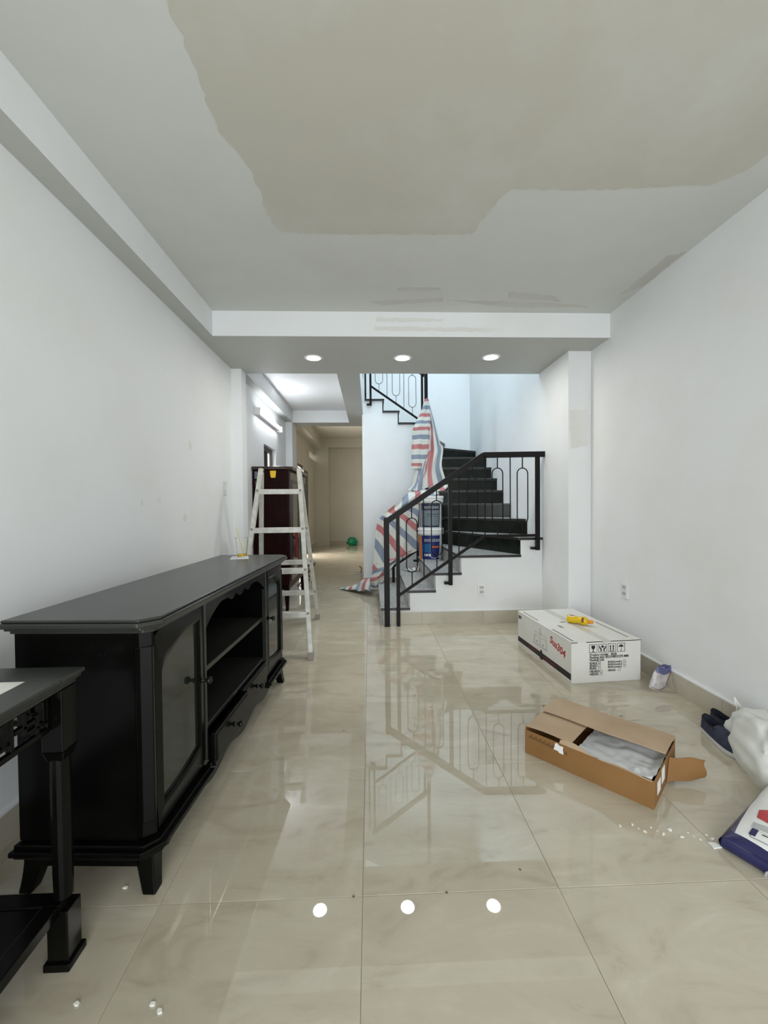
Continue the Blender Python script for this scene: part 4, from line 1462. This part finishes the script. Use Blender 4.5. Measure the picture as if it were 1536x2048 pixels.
Mesh().tube([packet(.93, .1+.7*i/6)+Vector((.001, -.001, .001)) for i in range(7)], .0012, 5).build('seam', WRAP_RED, pk, smooth=True)

# ================================================================== slip-on shoes
def shoe(loc, rz, label):
    s_ = thing('slip_on_shoe', label, 'shoe', loc, rz, 'navy slip-on shoes by the sack')
    LS = .265
    def half(t):                      # half width along the length, heel t=0, toe t=1
        if t < .12:
            return .031*math.sqrt(max(0, 1-((.12-t)/.12)**2))
        w = .031+.011*math.sin(min(1, (t-.12)/.58)*math.pi/2)
        if t > .7:
            w *= math.sqrt(max(0, 1-((t-.7)/.3)**2.4))
        return w
    n = 28
    ring = [(LS*(.5-.5*math.cos(math.pi*i/n)), half(.5-.5*math.cos(math.pi*i/n))) for i in range(n+1)]
    out = [(x, w) for x, w in ring]+[(x, -w) for x, w in ring[::-1][1:-1]]
    Mesh().prism(out, 0, .024).build('sole', SOLE, s_, bevel=.004)
    def up(u, v):                     # u along, v across (-1..1 over the instep)
        t = .40+.6*u
        w = half(min(t, .997))*.97
        a = math.pi*v
        hgt = (.044*(1-u)**.7+.018*u**.5+.010) * (1 if u < .97 else .7)
        return Vector((LS*t, w*math.cos(a), .022+hgt*math.sin(a)**.75))
    Mesh().grid(lambda a, b: up(a, b), 16, 16).build('vamp', NAVY, s_, smooth=True, solid=.002)
    def quarter(u, v):                # round the heel
        a = math.pi/2+math.pi*(u-.5)*2*.5
        k = 2*u-1                     # -1..1 side to side through the heel
        t = .44*abs(k)**1.3
        w = half(max(t, .0))*.97*(1 if k > 0 else -1)
        if abs(k) < .02:
            w = 0
        lean = .004*v
        zt = .048-.010*math.sin(math.pi*min(1, abs(k)))+.012*(1-abs(k))
        return Vector((LS*t+lean, w*(1-.12*v), .022+zt*v))
    Mesh().grid(quarter, 32, 6).build('quarter', NAVY, s_, smooth=True, solid=.004)
    Mesh().grid(lambda a, b: Vector((LS*(.03+.45*a), half(.03+.45*a)*.9*(2*b-1), .030)), 10, 6).build('insole', NAVY_IN, s_)
    tp = [quarter(i/20, 1) for i in range(21)]
    Mesh().tube(tp, .0035, 6).build('collar', principled('dark_collar', (.012, .012, .015), .9), s_, smooth=True)
    return s_


shoe((1.722, 2.035, .0), math.radians(-100), 'navy canvas slip-on shoe with white sole nearest the brown cardboard box')
shoe((1.805, 2.085, .0), math.radians(-88), 'navy canvas slip-on shoe half hidden between sack and right wall')

# ================================================================== white woven sack
def sackf(p, d):
    n = noise.noise(d*1.7+Vector((3, 1, 0)))*.16+noise.noise(d*4.3)*.06
    q = Vector((math.copysign(abs(d.x)**.65, d.x)*p.length if False else p.x, p.y, p.z))*(1+n)
    if q.z < -.085:
        q.z = -.085
    return q


skm = Mesh()
SKC, SKA = Vector((1.752, 1.70, 0)), math.radians(-24)
def sack_fn(s, t):
    """s round, t from the near foot to the top"""
    a = 2*math.pi*s
    prof = [(1.0, 0.0), (1.05, .25), (1.0, .5), (.88, .75), (.62, .95), (.05, 1.0)]
    f = t*(len(prof)-1); i = min(int(f), len(prof)-2); u = f-i
    rr = prof[i][0]+(prof[i+1][0]-prof[i][0])*u
    zz = prof[i][1]+(prof[i+1][1]-prof[i][1])*u
    ca, sa = math.cos(a), math.sin(a)
    ex = math.copysign(abs(ca)**.6, ca); ey = math.copysign(abs(sa)**.6, sa)
    p = Vector((ex*.115*rr, ey*.235*rr, .205*zz))
    nz = noise.noise(Vector((ca*1.6, sa*1.6, t*2.5)))*.03+noise.noise(Vector((ca*4, sa*4, t*6)))*.012
    p += Vector((ex*nz, ey*nz, nz*.5*(t > .1)))
    p.z = max(p.z, 0)
    q = Vector((p.x*math.cos(SKA)-p.y*math.sin(SKA), p.x*math.sin(SKA)+p.y*math.cos(SKA), p.z))
    q.x = min(q.x, XR-.022-SKC.x-.004*math.sin(t*9))
    return q
skm.grid(sack_fn, 56, 28)
sk = skm.build('woven_sack', SACK, None, smooth=True)
sk.location = SKC
tag(sk, 'plump white woven sack against the right wall covering the shoes', 'sack')
ear = Mesh().grid(lambda s, t: Vector((.045*(s-.5)*(1-t)-.012*t+.006*math.sin(t*5), .012*(1-t)*math.sin(s*6)+.01*t, .085*t)), 6, 8)
eo = ear.build('corner_tip', SACK, sk, smooth=True, solid=.003)
eo.location = (.045, .215, .135)

# ================================================================== printed bag in the right corner
BG = thing('printed_bag', 'white bag printed navy and red lying in the lower right corner', 'bag', (1.185, 1.325, 0), math.atan2(.47, .88))
BGL, BGW, BGT = .50, .40, .080          # local x = length away from the room, y = -width, z up
TILT = math.radians(9)
def bag_pt(u, v, top):
    """u along length 0..1, v across 0..1"""
    eu = 1-abs(2*u-1)**4.5
    ev = 1-abs(2*v-1)**5
    h = BGT*(.5+.5*(max(0, eu)*max(0, ev))**.55) if top else BGT*.5*(1-(max(0, eu)*max(0, ev))**.55)
    h += .006*noise.noise(Vector((u*5, v*5, 1 if top else 7)))
    x = BGL*u
    return Vector((x, -BGW*v, max(0.002, h)+x*math.sin(TILT)*(.55 if top else .35)))
def side_pt(u, k, v):
    a, b = bag_pt(u, v, True), bag_pt(u, v, False)
    return a.lerp(b, k)
cl = lambda q: .5-.5*math.cos(math.pi*q)
NU, NV = 64, 44
def bag_uv(s, t):
    """grid lines follow the edges of the navy and violet print"""
    v0 = 1-cl(t)
    b = .022+.058*math.exp(-v0*5.0)
    i_ = s*NU
    u = b*(i_/10)**1.6 if i_ <= 10 else b+(1-b)*math.sin((i_-10)/(NU-10)*math.pi/2)
    w = max(.004, .065*(1-u/.55))
    j_ = (1-t)*NV
    v = w*(j_/8)**1.4 if j_ <= 8 else w+(1-w)*math.sin((j_-8)/(NV-8)*math.pi/2)
    return u, v
tb_ = Mesh().grid(lambda s, t: bag_pt(*bag_uv(s, t), True), NU, NV, 0)
for q in range(NU*NV):
    if q % NU < 10:
        tb_.m[q] = 1
    elif NV-1-q//NU < 8:
        tb_.m[q] = 2 if bag_uv((q % NU+.5)/NU, .5)[0] < .55 else 0
nb_ = len(tb_.m)
tb_.grid(lambda s, t: bag_pt(cl(s), cl(t), False), 24, 18, 0)
tb_.build('bag_body', [BAG, BAG_BLUE, BAG_GUSSET], BG, smooth=True)
def decal(pts, mat, name, off=.0016, n=6):
    """flat print that follows the upper face; pts in (u, v)"""
    m = Mesh()
    cu_ = sum(p[0] for p in pts)/len(pts); cv_ = sum(p[1] for p in pts)/len(pts)
    rings = []
    for k in range(n+1):
        f = k/n
        rings.append([bag_pt(cu_+(p[0]-cu_)*f, cv_+(p[1]-cv_)*f, True)+Vector((0, 0, off)) for p in pts])
    vs = [q for r_ in rings for q in r_]
    L_ = len(pts)
    fs = []
    for k in range(n):
        for i in range(L_):
            fs.append((k*L_+i, (k+1)*L_+i, (k+1)*L_+(i+1) % L_, k*L_+(i+1) % L_))
    m.add(vs, fs)
    return m.build(name, mat, BG, smooth=True)
def dense(pts, k=6):
    out = []
    for a, b in zip(pts, pts[1:]+pts[:1]):
        out += [(a[0]+(b[0]-a[0])*i/k, a[1]+(b[1]-a[1])*i/k) for i in range(k)]
    return out
decal(dense([(.27, .12), (.36, .10), (.40, .16), (.52, .12), (.70, .40), (.60, .80), (.27, .80), (.20, .42)]), BAG_RED, 'red_print')
for k, v0 in enumerate((.15, .36, .57)):
    m_ = dense([(.075, v0), (.075, v0+.13), (.145, v0+.13), (.145, v0)])
    decal(m_, BAG_GREY, 'printed_frame', .0014)
    decal(dense([(.079, v0+.006), (.079, v0+.124), (.141, v0+.124), (.141, v0+.006)]), BAG, 'printed_square', .0022)
    if k == 0:
        decal(dense([(.088, v0-.012), (.088, v0+.03), (.152, v0+.03), (.152, v0-.012)]), BAG_BLUE, 'printed_block', .003)
        decal(dense([(.122, v0+.06), (.122, v0+.10), (.130, v0+.10), (.130, v0+.06)]), INK, 'printed_mark', .003)
    else:
        decal([(.110+.022*math.cos(a/10*6.283), v0+.065+.036*math.sin(a/10*6.283)) for a in range(10)], BAG_RED, 'printed_spot', .003)
for k in range(4):
    u0 = .165+k*.014
    decal(dense([(u0, .12), (u0, .33+.02*(k % 2)), (u0+.005, .33+.02*(k % 2)), (u0+.005, .12)]), BAG_GREY, 'printed_line', .0015)
    decal(dense([(u0, .38), (u0, .68), (u0+.005, .68), (u0+.005, .38)]), BAG_GREY, 'printed_line', .0015)
# navy bottom end and violet gusset
Mesh().grid(lambda s, t: bag_pt(.0, s, True).lerp(bag_pt(.0, s, False), t)+Vector((-.010*math.sin(math.pi*t)-.001, 0, -.0+.02*(0)))
            + Vector((0, 0, -bag_pt(0, s, False).z*t*.9)), 20, 6).build('navy_end', BAG_BLUE, BG, smooth=True)
Mesh().grid(lambda s, t: bag_pt(s*.9, 0, True).lerp(Vector((bag_pt(s*.9, 0, True).x, 0, .002+s*.03)), t)+Vector((0, .010*math.sin(math.pi*t)+.001, 0)), 24, 6).build('violet_gusset', BAG_GUSSET, BG, smooth=True)
def end_warp(co):
    v = .30+co.x/BGW
    p = bag_pt(0, min(max(v, 0), 1), True)
    return Vector((-.0125, -BGW*v, co.y))
text('Co', .075, PAPER, BG, None, warp=lambda co: end_warp(co+Vector((-.01, -.022, 0))), sx=.9, name='printed_letters')
Mesh().prism([(0, 0), (-.030, .012), (-.018, .035), (0, .02)], .001, .006).build('torn_corner', BAG, BG)

# ================================================================== crumbs and chips on the floor
def crumb(x, y, r, mat=DEBRIS, label='white plaster crumb on the floor tiles beside the printed bag', name='plaster_crumb', group='plaster crumbs on the floor'):
    rnd = random.Random(int(x*1000+y*77))
    pts = [(r*rnd.uniform(.5, 1.2)*math.cos(a/6*6.283), r*.7*rnd.uniform(.5, 1.2)*math.sin(a/6*6.283)) for a in range(6)]
    o = Mesh().prism(pts, 0, r*.45).build(name, mat, None, bevel=r*.12)
    o.location = (x, y, .0003); o.rotation_euler = (0, 0, rnd.uniform(0, 3))
    tag(o, label, 'crumb', group)


rnd = random.Random(11)
for k in range(16):
    t = k/15
    px, py = 1240+185*t, 1652+26*t+6*math.sin(k*2.1)
    p = at(px, py, 'z', 0)
    if rnd.random() < .9:
        crumb(p.x, p.y, rnd.uniform(.004, .010))
for px, py in ((306, 2010), (318, 2024), (250, 1776), (152, 2009), (683, 1258)):
    p = at(px, py, 'z', 0)
    lab = {683: 'small white paint chip on the floor near the step ladder', 250: 'small white paint chip on the floor between the sideboard legs',
           306: 'upper of two white paint chips lying close together near the bottom edge', 318: 'lower of two white paint chips lying close together near the bottom edge',
           152: 'single white paint chip on the floor just below the console table foot'}[px]
    crumb(p.x, p.y, .009, label=lab, name='paint_chip', group='paint chips on the floor')
for px, py in ((688, 1462), (862, 1415), (893, 1786), (1040, 1740), (707, 1794)):
    p = at(px, py, 'z', 0)
    lab = {688: 'tiny dark crumb on the floor tiles right of the sideboard drawers', 862: 'tiny dark crumb on the floor tiles left of the brown cardboard box', 893: 'tiny dark crumb on the floor right of the middle lamp reflection',
           1040: 'tiny dark crumb on the floor above the right lamp reflection', 707: 'tiny dark crumb on the floor between the left and middle lamp reflections'}[px]
    crumb(p.x, p.y, .005, DARKBIT, lab, 'dark_crumb', 'dark crumbs on the floor')
p = at(1091, 1413, 'z', 0)
m = Mesh().tube([(p.x+.016*math.cos(a/14*6.283), p.y+.012*math.sin(a/14*6.283), .0016) for a in range(14)], .0012, 5, closed=True)
tag(m.build('rubber_band', principled('brown_rubber', (.25, .16, .10), .5), None, smooth=True), 'thin brown rubber band on the floor behind the brown cardboard box', 'rubber band')
